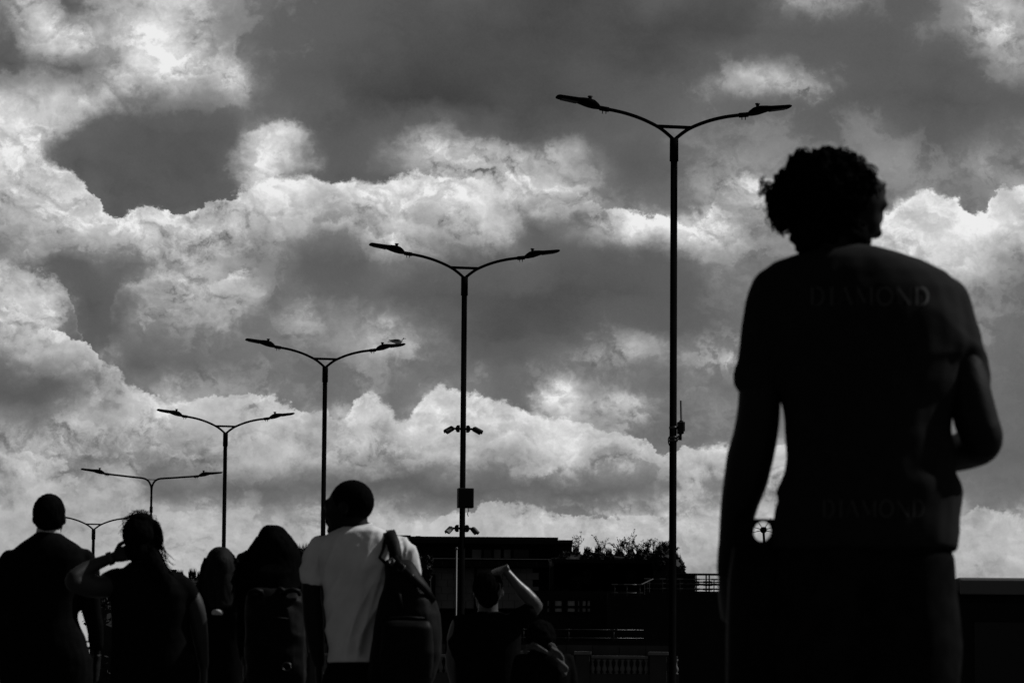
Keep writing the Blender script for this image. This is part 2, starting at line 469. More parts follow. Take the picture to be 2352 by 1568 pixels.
# ------------------------------------------------------------------ mesh helpers
class MB:
    """Collects simple shapes and links them as one mesh object."""

    def __init__(self):
        self.v, self.f = [], []

    def add(self, verts, faces):
        o = len(self.v)
        self.v += [tuple(p) for p in verts]
        self.f += [tuple(i + o for i in f) for f in faces]
        return self

    def box(self, x0, x1, y0, y1, z0, z1, inset=0.0):
        i = inset
        vs = [(x0 + i, y0 + i, z0), (x1 - i, y0 + i, z0), (x1 - i, y1 - i, z0), (x0 + i, y1 - i, z0),
              (x0, y0, z0 + i), (x1, y0, z0 + i), (x1, y1, z0 + i), (x0, y1, z0 + i)]
        if not i:
            vs = vs[:4]
            vs += [(x0, y0, z1), (x1, y0, z1), (x1, y1, z1), (x0, y1, z1)]
            return self.add(vs, [(3, 2, 1, 0), (4, 5, 6, 7), (0, 1, 5, 4), (1, 2, 6, 5), (2, 3, 7, 6), (3, 0, 4, 7)])
        vs += [(x0, y0, z1 - i), (x1, y0, z1 - i), (x1, y1, z1 - i), (x0, y1, z1 - i),
               (x0 + i, y0 + i, z1), (x1 - i, y0 + i, z1), (x1 - i, y1 - i, z1), (x0 + i, y1 - i, z1)]
        fs = [(3, 2, 1, 0), (12, 13, 14, 15)]
        for k in (0, 4, 8):
            for j in range(4):
                fs.append((k + j, k + (j + 1) % 4, k + 4 + (j + 1) % 4, k + 4 + j))
        return self.add(vs, fs)

    def loft(self, rings, cap=True):
        """rings: lists of equally many points."""
        n = len(rings[0])
        vs = [p for r_ in rings for p in r_]
        fs = []
        for k in range(len(rings) - 1):
            for j in range(n):
                a, b = k * n + j, k * n + (j + 1) % n
                fs.append((a, b, b + n, a + n))
        if cap:
            fs.append(tuple(range(n - 1, -1, -1)))
            fs.append(tuple(range((len(rings) - 1) * n, len(rings) * n)))
        return self.add(vs, fs)

    def tube(self, pts, radii, sides=8, cap=True):
        pts = [Vector(p) for p in pts]
        if not isinstance(radii, (list, tuple)):
            radii = [radii] * len(pts)
        rings = []
        t0 = (pts[1] - pts[0]).normalized()
        ref = Vector((0, 0, 1)) if abs(t0.z) < 0.9 else Vector((1, 0, 0))
        n_ = t0.cross(ref).normalized()
        for i, p in enumerate(pts):
            if i == 0:
                t = pts[1] - pts[0]
            elif i == len(pts) - 1:
                t = pts[-1] - pts[-2]
            else:
                t = (pts[i + 1] - pts[i]).normalized() + (pts[i] - pts[i - 1]).normalized()
            t.normalize()
            n_ = (n_ - t * n_.dot(t)).normalized()
            b = t.cross(n_)
            rings.append([p + (n_ * math.cos(a) + b * math.sin(a)) * radii[i] for a in [2 * PI * k / sides for k in range(sides)]])
        return self.loft(rings, cap)

    def ell(self, c, r, rot=None, seg=16, rg=10):
        c = Vector(c)
        vs, fs = [], []
        for i in range(rg + 1):
            th = PI * i / rg
            for j in range(seg):
                ph = 2 * PI * j / seg
                v = Vector((r[0] * math.sin(th) * math.cos(ph), r[1] * math.sin(th) * math.sin(ph), r[2] * math.cos(th)))
                if rot is not None:
                    v = rot @ v
                vs.append(c + v)
        for i in range(rg):
            for j in range(seg):
                a, b = i * seg + j, i * seg + (j + 1) % seg
                fs.append((a, a + seg, b + seg, b))
        return self.add(vs, fs)

    def mesh(self, name, m_, smooth=True, merge=False):
        me = bpy.data.meshes.new(name)
        me.from_pydata(self.v, [], self.f)
        if merge:
            bm = bmesh.new()
            bm.from_mesh(me)
            bmesh.ops.remove_doubles(bm, verts=bm.verts, dist=1e-5)
            bmesh.ops.recalc_face_normals(bm, faces=bm.faces)
            bm.to_mesh(me)
            bm.free()
        if smooth:
            me.polygons.foreach_set('use_smooth', [True] * len(me.polygons))
        me.materials.append(m_)
        me.update()
        return me

    def build(self, name, m_, parent=None, smooth=False, loc=None, bevel=0.0):
        o = bpy.data.objects.new(name, self.mesh(name, m_, smooth))
        COL.objects.link(o)
        if parent:
            o.parent = parent
        if loc is not None:
            o.location = loc
        if bevel:
            b = o.modifiers.new('bevel', 'BEVEL')
            b.width = bevel
            b.segments = 2
            b.limit_method = 'ANGLE'
        return o


def tag(o, label=None, cat=None, group=None, kind=None):
    if label:
        o['label'] = label
    if cat:
        o['category'] = cat
    if group:
        o['group'] = group
    if kind:
        o['kind'] = kind
    return o


def empty(name, loc=(0, 0, 0), rz=0.0, label=None, cat=None, group=None):
    o = bpy.data.objects.new(name, None)
    COL.objects.link(o)
    o.location = loc
    o.rotation_euler = (0, 0, rz)
    return tag(o, label, cat, group)


def copy_tree(o, parent=None):
    c = o.copy()
    COL.objects.link(c)
    c.parent = parent
    for ch in [x for x in bpy.data.objects if x.parent == o]:
        copy_tree(ch, c)
    return c


def hash3(ix, iy, iz):
    h = (ix.astype(np.int64) * 374761393 + iy.astype(np.int64) * 668265263 + iz.astype(np.int64) * 2147483647) & 0xFFFFFFFF
    h = ((h ^ (h >> 13)) * 1274126177) & 0xFFFFFFFF
    return ((h ^ (h >> 16)) & 0xFFFF) / 65535.0


def vnoise(P):
    """Value noise in -1..1 for an (N, 3) array."""
    I = np.floor(P)
    F = P - I
    F = F * F * (3 - 2 * F)
    out = 0
    for a in (0, 1):
        for b in (0, 1):
            for c in (0, 1):
                w = (F[:, 0] if a else 1 - F[:, 0]) * (F[:, 1] if b else 1 - F[:, 1]) * (F[:, 2] if c else 1 - F[:, 2])
                out = out + w * hash3(I[:, 0] + a, I[:, 1] + b, I[:, 2] + c)
    return out * 2 - 1


def displace(me, fn):
    n = len(me.vertices)
    co = np.empty(n * 3)
    me.vertices.foreach_get('co', co)
    co = co.reshape(-1, 3)
    no = np.empty(n * 3)
    me.vertices.foreach_get('normal', no)
    no = no.reshape(-1, 3)
    co = co + no * fn(co, no)[:, None]
    me.vertices.foreach_set('co', co.reshape(-1))
    me.update()


def remesh(mb, voxel, m_, smooth_it=6, disp=None, name='body'):
    """One continuous skin round all the collected volumes."""
    me = mb.mesh(name, m_, True, True)
    o = bpy.data.objects.new('tmp', me)
    COL.objects.link(o)
    r_ = o.modifiers.new('r', 'REMESH')
    r_.mode = 'VOXEL'
    r_.voxel_size = voxel
    s_ = o.modifiers.new('s', 'SMOOTH')
    s_.factor = 0.5
    s_.iterations = smooth_it
    dg = bpy.context.evaluated_depsgraph_get()
    dg.update()
    out = bpy.data.meshes.new_from_object(o.evaluated_get(dg))
    bpy.data.objects.remove(o)
    out.name = name
    out.materials.clear()
    out.materials.append(m_)
    if disp:
        displace(out, disp)
    out.polygons.foreach_set('use_smooth', [True] * len(out.polygons))
    out.update()
    return out


def join_mesh(name, meshes, m_):
    bm = bmesh.new()
    for me in meshes:
        bm.from_mesh(me)
    out = bpy.data.meshes.new(name)
    bm.to_mesh(out)
    bm.free()
    out.materials.append(m_)
    out.polygons.foreach_set('use_smooth', [True] * len(out.polygons))
    return out


def link(name, me, parent=None, loc=None):
    o = bpy.data.objects.new(name, me)
    COL.objects.link(o)
    if parent:
        o.parent = parent
    if loc is not None:
        o.location = loc
    return o


# ------------------------------------------------------------------ ground
gm = MB()
gm.add([(-3000, -300, 0), (3000, -300, 0), (3000, 9000, 0), (-3000, 9000, 0)], [(0, 1, 2, 3)])
tag(gm.build('ground', MAT['grass']), 'dark open ground reaching to the horizon', kind='structure')
pm = MB()
pm.add([(-40, -60, 0.004), (24, -60, 0.004), (24, 168, 0.004), (-64, 168, 0.004)], [(0, 1, 2, 3)])
tag(pm.build('pavement', MAT['paving']), 'dark paving the crowd walks on', kind='structure')

# ------------------------------------------------------------------ double-arm street lamps
LH = 12.05


def lamp_head(root, s, x0, z0, tip, pitch=0.0):
    """Flat lantern with a rounded gear housing, s = +1 or -1 side."""
    prof = [(0.00, 0.00, 0.045, 0.07), (0.05, 0.03, 0.10, 0.15), (0.12, 0.06, 0.145, 0.22), (0.22, 0.085, 0.150, 0.27), (0.32, 0.105, 0.115, 0.30),
            (0.40, 0.120, 0.080, 0.31), (0.57, 0.143, 0.066, 0.31), (0.74, 0.165, 0.060, 0.29), (0.775, 0.170, 0.036, 0.24)]
    rings = []
    for (x, z, h, w) in prof:
        ring = []
        for k in range(12):
            a = 2 * PI * k / 12
            cx_, sx_ = math.cos(a), math.sin(a)
            ring.append((s * (x0 + x * tip / 0.775), w / 2 * math.copysign(abs(cx_) ** 0.6, cx_), z0 + z + pitch * x + h / 2 * math.copysign(abs(sx_) ** 0.7, sx_)))
        rings.append(ring)
    h = MB()
    h.loft(rings)
    head = h.build('lamp_head', MAT['lamp'], root, smooth=True)
    c = MB()
    cxx = s * (x0 + 0.19)
    c.tube([(cxx, 0, z0 + 0.13), (cxx, 0, z0 + 0.185)], [0.030, 0.030], 10)
    c.tube([(cxx, 0, z0 + 0.185), (cxx, 0, z0 + 0.205)], [0.045, 0.040], 10)
    c.build('photocell', MAT['blackplastic'], head, smooth=False)
    l_ = MB()
    l_.loft([[(s * (x0 + u), v, z0 + zb + pitch * u + e) for v, e in ((-.11, 0), (.11, 0), (.11, .03), (-.11, .03))] for u, zb in ((.42, .078), (.70, .126))])
    l_.build('lens', MAT['lampglass'], head)
    return head


def lamp(kind=1):
    root = empty('street_lamp')
    p = MB()
    r_ = 0.061 if kind == 1 else 0.040
    p.tube([(0, 0, 0), (0, 0, 1.4), (0, 0, 1.45), (0, 0, LH - 0.30)], [r_ * 1.75, r_ * 1.75, r_ * 1.08, r_ * 0.98], 20)
    p.build('pole', MAT['lamp'], root, smooth=True)
    b = MB()
    b.box(-0.2, 0.2, -0.2, 0.2, 0.0, 0.05)
    b.build('base_plate', MAT['lamp'], root)
    if kind == 1:
        c = MB()
        c.tube([(0, 0, LH - 0.40), (0, 0, LH + 0.0)], [0.076, 0.074], 20)
        c.build('collar', MAT['lamp'], root, smooth=True)
        P = [(0.0, -0.03), (0.15, 0.095), (0.31, 0.198), (0.585, 0.315), (0.86, 0.395), (1.10, 0.440), (1.30, 0.464)]
        ra = 0.031
    else:
        c = MB()
        c.tube([(0, 0, LH - 0.86), (0, 0, LH - 0.66)], [0.055, 0.055], 16)
        c.build('collar', MAT['lamp'], root, smooth=True)
        P = [(0.0, -0.30), (0.012, 0.0), (0.05, 0.13), (0.11, 0.225), (0.20, 0.29), (0.33, 0.325), (0.72, 0.36), (1.2, 0.405), (1.60, 0.44)]
        ra = 0.033
    # smooth the arm curve
    Q = []
    for i in range(len(P) - 1):
        p0, p1, p2, p3 = P[max(i - 1, 0)], P[i], P[i + 1], P[min(i + 2, len(P) - 1)]
        for k in range(4):
            t = k / 4
            Q.append(tuple(0.5 * ((2 * p1[a]) + (-p0[a] + p2[a]) * t + (2 * p0[a] - 5 * p1[a] + 4 * p2[a] - p3[a]) * t * t + (-p0[a] + 3 * p1[a] - 3 * p2[a] + p3[a]) * t ** 3) for a in (0, 1)))
    Q.append(P[-1])
    xe, ze = P[-1]
    for s in (-1, 1):
        a = MB()
        a.tube([(s * x, 0, LH + z) for x, z in Q], ra, 12)
        arm = a.build('arm', MAT['lamp'], root, smooth=True)
        k = MB()
        k.tube([(s * (xe - 0.14), 0, LH + ze - 0.018), (s * (xe + 0.02), 0, LH + ze + 0.002)], 0.043, 12)
        k.build('sleeve', MAT['lamp'], arm, smooth=True)
        for dxx in (0.03, 0.09):
            k = MB()
            k.tube([(s * (xe - dxx), 0, LH + ze - 0.04), (s * (xe - dxx), 0, LH + ze - 0.095)], [0.010, 0.007], 6)
            k.build('bolt', MAT['lamp'], arm)
        lamp_head(root, s, xe, LH + ze, 0.775 if kind == 1 else 0.83, -0.03 if kind == 2 else 0.0)
    k = MB()
    if kind == 1:
        k.box(-0.32, 0.32, -0.022, 0.022, LH + 0.168, LH + 0.222)
    else:
        k.box(-0.20, 0.20, -0.012, 0.012, LH + 0.268, LH + 0.292)
    k.build('brace', MAT['lamp'], root)
    return root


LAMPS = [  # junction pixel, distance, kind, label
    (1548.3, 317.7, 72.0, 1, 'tallest and nearest double-arm street lamp, with an aerial unit on its pole'),
    (1067.0, 636.0, 90.1, 1, 'double-arm street lamp carrying four security cameras and a square box'),
    (747.0, 841.5, 108.2, 1, 'double-arm street lamp behind the man in the white T-shirt, a gull on its right head'),
    (518.0, 993.5, 126.4, 1, 'double-arm street lamp standing clear above the fair-haired head, no gull on it'),
    (348.0, 1119.5, 144.5, 2, 'slimmer street lamp with long straight arms curving up from a forked top'),
    (215.0, 1214.6, 162.6, 1, 'farthest double-arm street lamp, between the suited man and the woman with raised arm'),
]
proto1, proto2 = lamp(1), lamp(2)
LROOT = []
for i, (px, py, D, kind, lab) in enumerate(LAMPS):
    r_ = (proto1 if i == 0 else copy_tree(proto1)) if kind == 1 else proto2
    top = at(px, py, D)
    r_.location = (top.x, top.y, 0)
    r_.rotation_euler = (0, 0, R(11.8))
    sc_ = top.z / LH
    r_.scale = (1, 1, sc_)
    if i == 5:
        r_.scale = (1, 1, sc_)
    tag(r_, lab, 'street lamp', 'double-arm street lamps in a row')
    LROOT.append(r_)
# a small bracket sticks out of the farthest lamp's pole
b_ = MB()
b_.tube([(-0.05, 0, 11.55), (-0.32, 0, 11.50)], 0.02, 6)
b_.tube([(-0.06, 0, 11.35), (-0.06, 0, 11.7)], 0.03, 6)
b_.build('bracket', MAT['lamp'], LROOT[5], loc=(0, 0, -1.05))


# security cameras on the second lamp
def cctv(px, py, s, tilt, label, shell, ln=0.19):
    """Bracket, clamp and tube camera; s = side of the pole; tilt = how far the camera looks down."""
    p0 = at(px, py, 90.1)
    root = empty('security_camera', p0, R(11.8), label, 'security camera', 'security cameras on the lamp pole')
    c = MB()
    c.box(s * 0.105 - 0.028, s * 0.105 + 0.028, -0.05, 0.05, -0.075, 0.075)
    c.box(s * 0.14 - 0.012, s * 0.14 + 0.012, -0.04, 0.04, -0.055, 0.055)
    c.build('clamp', MAT['blackplastic'], root, bevel=0.008)
    a = MB()
    a.tube([(s * 0.05, 0, 0), (s * 0.20, 0, 0.0), (s * 0.23, 0, 0.005)], 0.024, 10)
    a.build('bracket', MAT['blackplastic'], root, smooth=True)
    ax = Vector((s * math.cos(tilt), -0.35, -math.sin(tilt))).normalized()
    st = Vector((s * 0.215, 0, 0.012))
    b = MB()
    b.tube([st, st + ax * 0.02, st + ax * ln, st + ax * (ln + .005)], [0.040, 0.054, 0.058, 0.050], 18)
    body = b.build('housing', shell, root, smooth=True)
    h = MB()
    upv = Vector((0, 0, 1))
    sd = ax.cross(upv).normalized()
    up2 = sd.cross(ax)
    rings = []
    for t in (0.03, ln + 0.03):
        ring = []
        for rr_ in (0.067, 0.063):
            rng_ = range(0, 13) if rr_ == 0.067 else range(12, -1, -1)
            for k in rng_:
                th = PI * (k / 12) * 1.2 - 0.1 * PI
                ring.append(st + ax * t + sd * math.cos(th) * rr_ + up2 * math.sin(th) * rr_)
        rings.append(ring)
    h.loft(rings)
    h.build('sun_shield', shell, body, smooth=False)
    l_ = MB()
    l_.tube([st + ax * (ln + .0045), st + ax * (ln + .009)], [0.042, 0.038], 14)
    l_.build('lens', MAT['glass'], body)
    return root


cctv(1063.5, 984.5, -1, R(30), 'dark tube security camera on the left of the lamp pole, upper pair', MAT['blackplastic'])
cctv(1063.5, 984.5, 1, R(30), 'dark tube security camera on the right of the lamp pole, upper pair', MAT['blackplastic'])
cctv(1061.0, 1213.0, -1, R(44), 'pale tube security camera with sunlit top, lower left on the lamp pole', MAT['camshell'], 0.15)
cctv(1061.0, 1213.0, 1, R(50), 'tube security camera tilted steeply down, lower right on the lamp pole', MAT['blackplastic'], 0.15)
# box between the camera pairs
p0 = at(1065.0, 1145, 90.0)
rt = empty('control_box', p0, R(11.8), 'square dark control box strapped to the lamp pole between two pairs of cameras', 'control box')
k = MB(); k.box(-0.168, 0.168, -0.28, -0.10, -0.21, 0.21); k.build('casing', MAT['blackplastic'], rt, bevel=0.012)
k = MB(); k.box(-0.15, 0.15, -0.292, -0.281, -0.19, 0.19); k.build('door', MAT['blackplastic'], rt, bevel=0.004)
k = MB(); k.box(0.12, 0.135, -0.30, -0.293, -0.02, 0.03); k.build('lock', MAT['steel'], rt)
k = MB(); k.tube([(0.07, -0.15, -0.21), (0.075, -0.15, -0.27), (0.06, -0.13, -0.33), (0.08, -0.12, -0.38), (0.06, -0.10, -0.32)], 0.008, 6)
k.build('cable', MAT['blackplastic'], rt, smooth=True)
for zz in (-0.13, 0.13):
    k = MB(); k.tube([(0.085 * math.cos(a), 0.085 * math.sin(a), zz) for a in [2 * PI * q / 16 for q in range(17)]], 0.010, 6)
    k.build('strap', MAT['steel'], rt, smooth=True)

# radio aerial unit on the nearest lamp
p0 = at(1546.6, 982, 72.0)
rt = empty('aerial_unit', p0, R(11.8), 'small radio unit with upright whip aerial clamped to the nearest lamp pole', 'aerial')
k = MB(); k.box(0.075, 0.175, -0.06, 0.06, -0.105, 0.105); k.build('housing', MAT['blackplastic'], rt, bevel=0.012)
k = MB(); k.box(0.17, 0.195, -0.05, 0.05, -0.06, 0.105); k.build('cover', MAT['blackplastic'], rt, bevel=0.008)
k = MB(); k.tube([(0.14, 0, 0.10), (0.14, 0, 0.13), (0.14, 0, 0.131), (0.132, 0, 0.47)], [0.035, 0.035, 0.018, 0.017], 10); k.build('aerial', MAT['blackplastic'], rt, smooth=True)
k = MB(); k.tube([(0.125, 0, -0.10), (0.125, 0, -0.21)], [0.026, 0.024], 10); k.build('plug', MAT['blackplastic'], rt, smooth=True)
for zz, rr_ in ((0.0, 0.075), (-0.17, 0.080), (-0.22, 0.076)):
    k = MB(); k.tube([(0, 0, zz - 0.02), (0, 0, zz + 0.02)], rr_, 16); k.build('clamp', MAT['steel'], rt, smooth=True)
k = MB(); k.tube([(0.08, 0, -0.12), (0.10, 0, -0.18), (0.075, 0, -0.21)], 0.012, 6); k.build('cable', MAT['blackplastic'], rt, smooth=True)
k = MB(); k.tube([(-0.07, 0, -0.15), (-0.09, 0, -0.2), (-0.085, 0, -0.26), (-0.065, 0, -0.31)], 0.010, 6); k.build('cable', MAT['blackplastic'], rt, smooth=True)


# gulls
def gull(p, rz, label, sc_=1.0):
    root = empty('gull', p, rz, label, 'gull', 'gulls perched on street lamps')
    root.scale = (sc_,) * 3
    b = MB()
    prof = [(-0.215, 0.060, 0.008, 0.02), (-0.16, 0.062, 0.022, 0.035), (-0.10, 0.058, 0.040, 0.05), (-0.03, 0.050, 0.056, 0.062), (0.05, 0.050, 0.060, 0.064),
            (0.11, 0.062, 0.054, 0.055), (0.145, 0.085, 0.036, 0.036), (0.158, 0.115, 0.026, 0.027), (0.168, 0.140, 0.027, 0.027), (0.188, 0.156, 0.026, 0.024), (0.212, 0.155, 0.012, 0.012)]
    b.loft([[(x, w * math.cos(a), z + h * math.sin(a)) for a in [2 * PI * q / 14 for q in range(14)]] for (x, z, h, w) in prof])
    me = remesh(b, 0.008, MAT['feather_pale'], 3, name='body')
    o = link('body', me, root)
    for s in (-1, 1):
        w = MB()
        w.loft([[(x, s * (y0_ + t * math.cos(a)), z + h * math.sin(a)) for a in [2 * PI * q / 8 for q in range(8)]]
                for (x, y0_, z, h, t) in [(0.09, .045, .075, .030, .010), (0.03, .052, .080, .042, .012), (-0.06, .048, .085, .036, .010), (-0.15, .032, .088, .018, .007), (-0.245, .015, .092, .005, .003)]])
        w.build('wing', MAT['feather_dark'], root, smooth=True)
        l_ = MB()
        l_.tube([(0.02, s * 0.022, 0.02), (0.025, s * 0.022, -0.035)], 0.005, 5)
        l_.build('leg', MAT['beak'], root)
    t = MB()
    t.loft([[(-0.14, 0.03, 0.065), (-0.14, -0.03, 0.065), (-0.14, -0.03, 0.05), (-0.14, 0.03, 0.05)], [(-0.265, 0.035, 0.052), (-0.265, -0.035, 0.052), (-0.265, -0.035, 0.046), (-0.265, 0.035, 0.046)]])
    t.build('tail', MAT['feather_dark'], root)
    k = MB()
    k.tube([(0.205, 0, 0.153), (0.235, 0, 0.147), (0.262, 0, 0.138)], [0.011, 0.008, 0.003], 8)
    k.build('beak', MAT['beak'], root, smooth=True)
    return root


g3 = at(912, 789, 108.4)
gull(g3, R(8), 'gull perched at the right tip of the lamp behind the white T-shirt man', 0.92)
g6 = at(325, 1186, 163.0)
gull(g6, R(10), 'gull perched on the farthest lamp just above the head of the woman with raised arm', 1.15)

# ------------------------------------------------------------------ buildings and terraces beyond
def XZ(px, py, Y):
    p = at(px, py, Y)
    return p.x, p.z


def slab(px0, px1, pytop, pybot, Y, depth):
    """Box given by its front face; the top is level at the middle of its width."""
    xm = (px0 + px1) / 2
    x0, x1 = at(px0, pytop, Y).x, at(px1, pytop, Y).x
    z1 = at(xm, pytop, Y).z
    z0 = 0.0 if pybot is None else at(xm, pybot, Y).z
    return x0, x1, Y, Y + depth, z0, z1


YB = 184.0
hall = empty('flat_roofed_building', (at(1025, 1240, YB).x, YB, 0), 0, 'low dark building with a stepped flat roof behind the camera lamp', 'building')
HX = hall.location.x


def part(parent, name, m_, boxes, bevel=0.0):
    k_ = MB()
    for b in boxes:
        x0, x1, y0, y1, z0, z1 = b
        k_.box(x0 - parent.location.x, x1 - parent.location.x, y0 - parent.location.y, y1 - parent.location.y, z0, z1)
    return k_.build(name, m_, parent, bevel=bevel)


part(hall, 'wall', MAT['darkwall'], [slab(738, 1314, 1247, 1294, YB, 12)])
part(hall, 'wall', MAT['darkwall'], [slab(690, 1420, 1294.5, None, YB + 0.5, 16)])
part(hall, 'roof', MAT['roofing'], [slab(733, 905, 1229.5, 1246.8, YB - 0.8, 13.4)])
part(hall, 'roof', MAT['roofing'], [slab(905.2, 1282, 1232.0, 1246.8, YB - 0.85, 13.4)])
part(hall, 'roof', MAT['roofing'], [slab(1282.3, 1316, 1239.5, 1246.8, YB - 0.8, 13.4)])
for (a, b, t) in ((845, 868, 1229), (908, 943, 1228.3), (955, 966, 1230)):
    part(hall, 'roof_light', MAT['roofing'], [slab(a, b, t, 1233.5, YB + 1.2, 1.5)])
for (a, b, mm) in ((1084, 1107, 'bright_pane'), (1133, 1153, 'wallpanel'), (1154.5, 1173, 'wallpanel'), (1110, 1130, 'glass'), (1180, 1215, 'glass')):
    x0, x1, y0, y1, z0, z1 = slab(a, b, 1261.5, 1281, YB, 0.3)
    k = MB()
    X, Yl = hall.location.x, hall.location.y
    for bx_ in ((x0 - .08, x1 + .08, -.08, -.004, z1, z1 + .08), (x0 - .08, x1 + .08, -.08, -.004, z0 - .08, z0), (x0 - .08, x0, -.08, -.004, z0, z1), (x1, x1 + .08, -.08, -.004, z0, z1)):
        k.box(bx_[0] - X, bx_[1] - X, bx_[2], bx_[3], bx_[4], bx_[5])
    fr = k.build('window', MAT['darkwall'], hall)
    k = MB(); k.box(x0 - X, x1 - X, -.05, -.02, z0, z1)
    k.build('pane', MAT[mm] if mm != 'bright_pane' else MAT['wallpanel'], fr)
for a in (1108, 1131, 1176, 1220, 1262):
    part(hall, 'pier', MAT['darkwall'], [slab(a - 1.2, a + 1.2, 1248, 1294, YB - 0.25, 0.24)])
# cornice and pale block wall under the terrace, each block proud of its joint
part(hall, 'cornice', MAT['darkwall'], [slab(690, 1290, 1287, 1300, YB - 1.0, 1.4)])
blk = {}
rows = [(1302, 1314), (1314.6, 1330), (1330.6, 1346), (1346.6, 1362), (1362.6, 1378), (1378.6, 1396)]
x = 936.0
rnd = random.Random(3)
for ri, (t, bt) in enumerate(rows):
    x = 930 + (0 if ri % 2 else 14)
    while x < 1215:
        w = 28
        if not (1000 < x + 14 < 1012):
            part(hall, 'block', MAT['wallpanel'], [slab(x + .4, x + w - .4, t, bt, YB - 0.10 - 0.04 * rnd.random(), 0.55)])
        x += w
k = part(hall, 'door', MAT['darkwall'], [slab(985, 1000, 1318, 1394, YB - 0.30, 0.14)])
for px_ in (1056, 1092):
    part(hall, 'pilaster', MAT['darkwall'], [slab(px_ - 3, px_ + 3, 1301, 1398, YB - 0.35, 0.2)])

# white hand rail in front of the upper storey
rl = empty('hand_rail', (at(1100, 1283, YB - 2).x, YB - 2, 0), 0, 'long thin pale hand rail along the roof terrace of the flat-roofed building', 'railing')
x0, z0 = XZ(930, 1281.0, YB - 2)
x1, z1 = XZ(1275, 1285.0, YB - 2)
z0 = z1 = (z0 + z1) / 2
k = MB(); k.tube([(x0 - rl.location.x, 0, z0), (x1 - rl.location.x, 0, z1)], 0.022, 6); k.build('rail', MAT['whitepaint'], rl)
for q in range(9):
    xx = x0 + (x1 - x0) * q / 8 - rl.location.x
    k = MB(); k.tube([(xx, 0, z0 - 0.25), (xx, 0, z0 - 0.02)], 0.014, 6); k.build('post', MAT['darkwall'], rl)

# flagpole
p0 = at(1047, 1425, 110)
fp = empty('flagpole', (p0.x, 110, 0), 0, 'slim white flagpole rising just left of the lamp with the cameras', 'flagpole')
zt = at(1048.5, 1262, 110).z
k = MB(); k.tube([(0, 0, 0), (0, 0, zt)], [0.036, 0.024], 10); k.build('pole', MAT['whitepaint'], fp, smooth=True)
k = MB(); k.ell((0, 0, zt + 0.03), (0.04, 0.04, 0.04), seg=10, rg=6); k.build('finial', MAT['whitepaint'], fp, smooth=True)
k = MB(); k.box(-0.25, 0.25, -0.25, 0.25, 0, 0.3); k.build('base', MAT['stone'], fp)

# roof garden block
gar = empty('garden_block', (at(1425, 1283, 176).x, 176, 0), 0, 'dark block with a planted roof garden, right of the flat-roofed building', 'building')
part(gar, 'wall', MAT['darkwall'], [slab(1272, 1556, 1290, None, 176, 12)])
part(gar, 'planter', MAT['darkwall'], [slab(1268, 1552, 1284, 1292, 175.6, 0.36)])
# colonnade windows, the brightness seen through them painted as pale panes
gx = gar.location.x
for (a, b) in ((1257.5, 1261), (1275, 1290), (1304, 1320), (1327.5, 1330.5), (1338, 1346), (1348.6, 1355)):
    x0, x1, y0, y1, z0, z1 = slab(a, b, 1379, 1404, 170, .1)
    k = MB()
    f_ = .06
    for bx_ in ((x0 - f_, x1 + f_, -.10, -.01, z1, z1 + f_), (x0 - f_, x1 + f_, -.10, -.01, z0 - f_, z0), (x0 - f_, x0, -.10, -.01, z0, z1), (x1, x1 + f_, -.10, -.01, z0, z1)):
        k.box(bx_[0] - gx, bx_[1] - gx, bx_[2] - 6, bx_[3] - 6, bx_[4], bx_[5])
    fr = k.build('window', MAT['darkwall'], gar)
    k = MB(); k.box(x0 - gx, x1 - gx, -6.05, -6.02, z0, z1); k.build('bright_pane', MAT['bright_pane'], fr)
    zb = z0 + (z1 - z0) * 0.42
    k = MB(); k.box(x0 - gx, x1 - gx, -6.09, -6.055, zb - .05, zb + .05); k.build('bar', MAT['darkwall'], fr)
part(gar, 'lower_wall', MAT['darkwall'], [slab(1215, 1440, 1356, None, 170, 5.5)])

# stair head and terrace deck with metal railings
ter = empty('terrace_block', (at(1580, 1360, 168).x, 168, 0), 0, 'dark terrace block with a stair head and metal railings above it', 'building')
part(ter, 'wall', MAT['darkwall'], [slab(1396, 1800, 1357, None, 168, 14)])
part(ter, 'stair_head', MAT['darkwall'], [slab(1534, 1597, 1318, 1357, 171, 3)])
part(ter, 'roof', MAT['stone'], [slab(1532, 1599, 1315.5, 1317.6, 170.9, 3.2)])
part(ter, 'chimney', MAT['darkwall'], [slab(1548, 1563, 1305.5, 1315, 172, 1.2)])


def railing(pxa, pxb, pys, posts, Y, label, m_=None, r_=0.02, thick_top=None, post_r=0.022):
    m_ = m_ or MAT['steel']
    xm = (pxa + pxb) / 2
    rt_ = empty('railing', (at(xm, pys[0], Y).x, Y, 0), 0, label, 'railing', 'metal railings on the terraces')
    xa, xb = at(pxa, pys[0], Y).x - rt_.location.x, at(pxb, pys[0], Y).x - rt_.location.x
    zs = [at(xm, p, Y).z for p in pys]
    for i, z in enumerate(zs):
        k_ = MB()
        k_.tube([(xa, 0, z), (xb, 0, z)], thick_top if (i == 0 and thick_top) else r_, 6)
        k_.build('rail', m_, rt_, smooth=True)
    for p in posts:
        xx = at(p, pys[0], Y).x - rt_.location.x
        k_ = MB()
        k_.tube([(xx, 0, zs[-1] - 0.12), (xx, 0, zs[0] + 0.02)], post_r, 6)
        po = k_.build('post', m_, rt_, smooth=True)
        for z in zs:
            k_ = MB()
            k_.tube([(xx - 0.12, -0.0, z), (xx + 0.12, -0.0, z)], r_ * 1.7, 6)
            k_.build('clamp', m_, po)
    return rt_


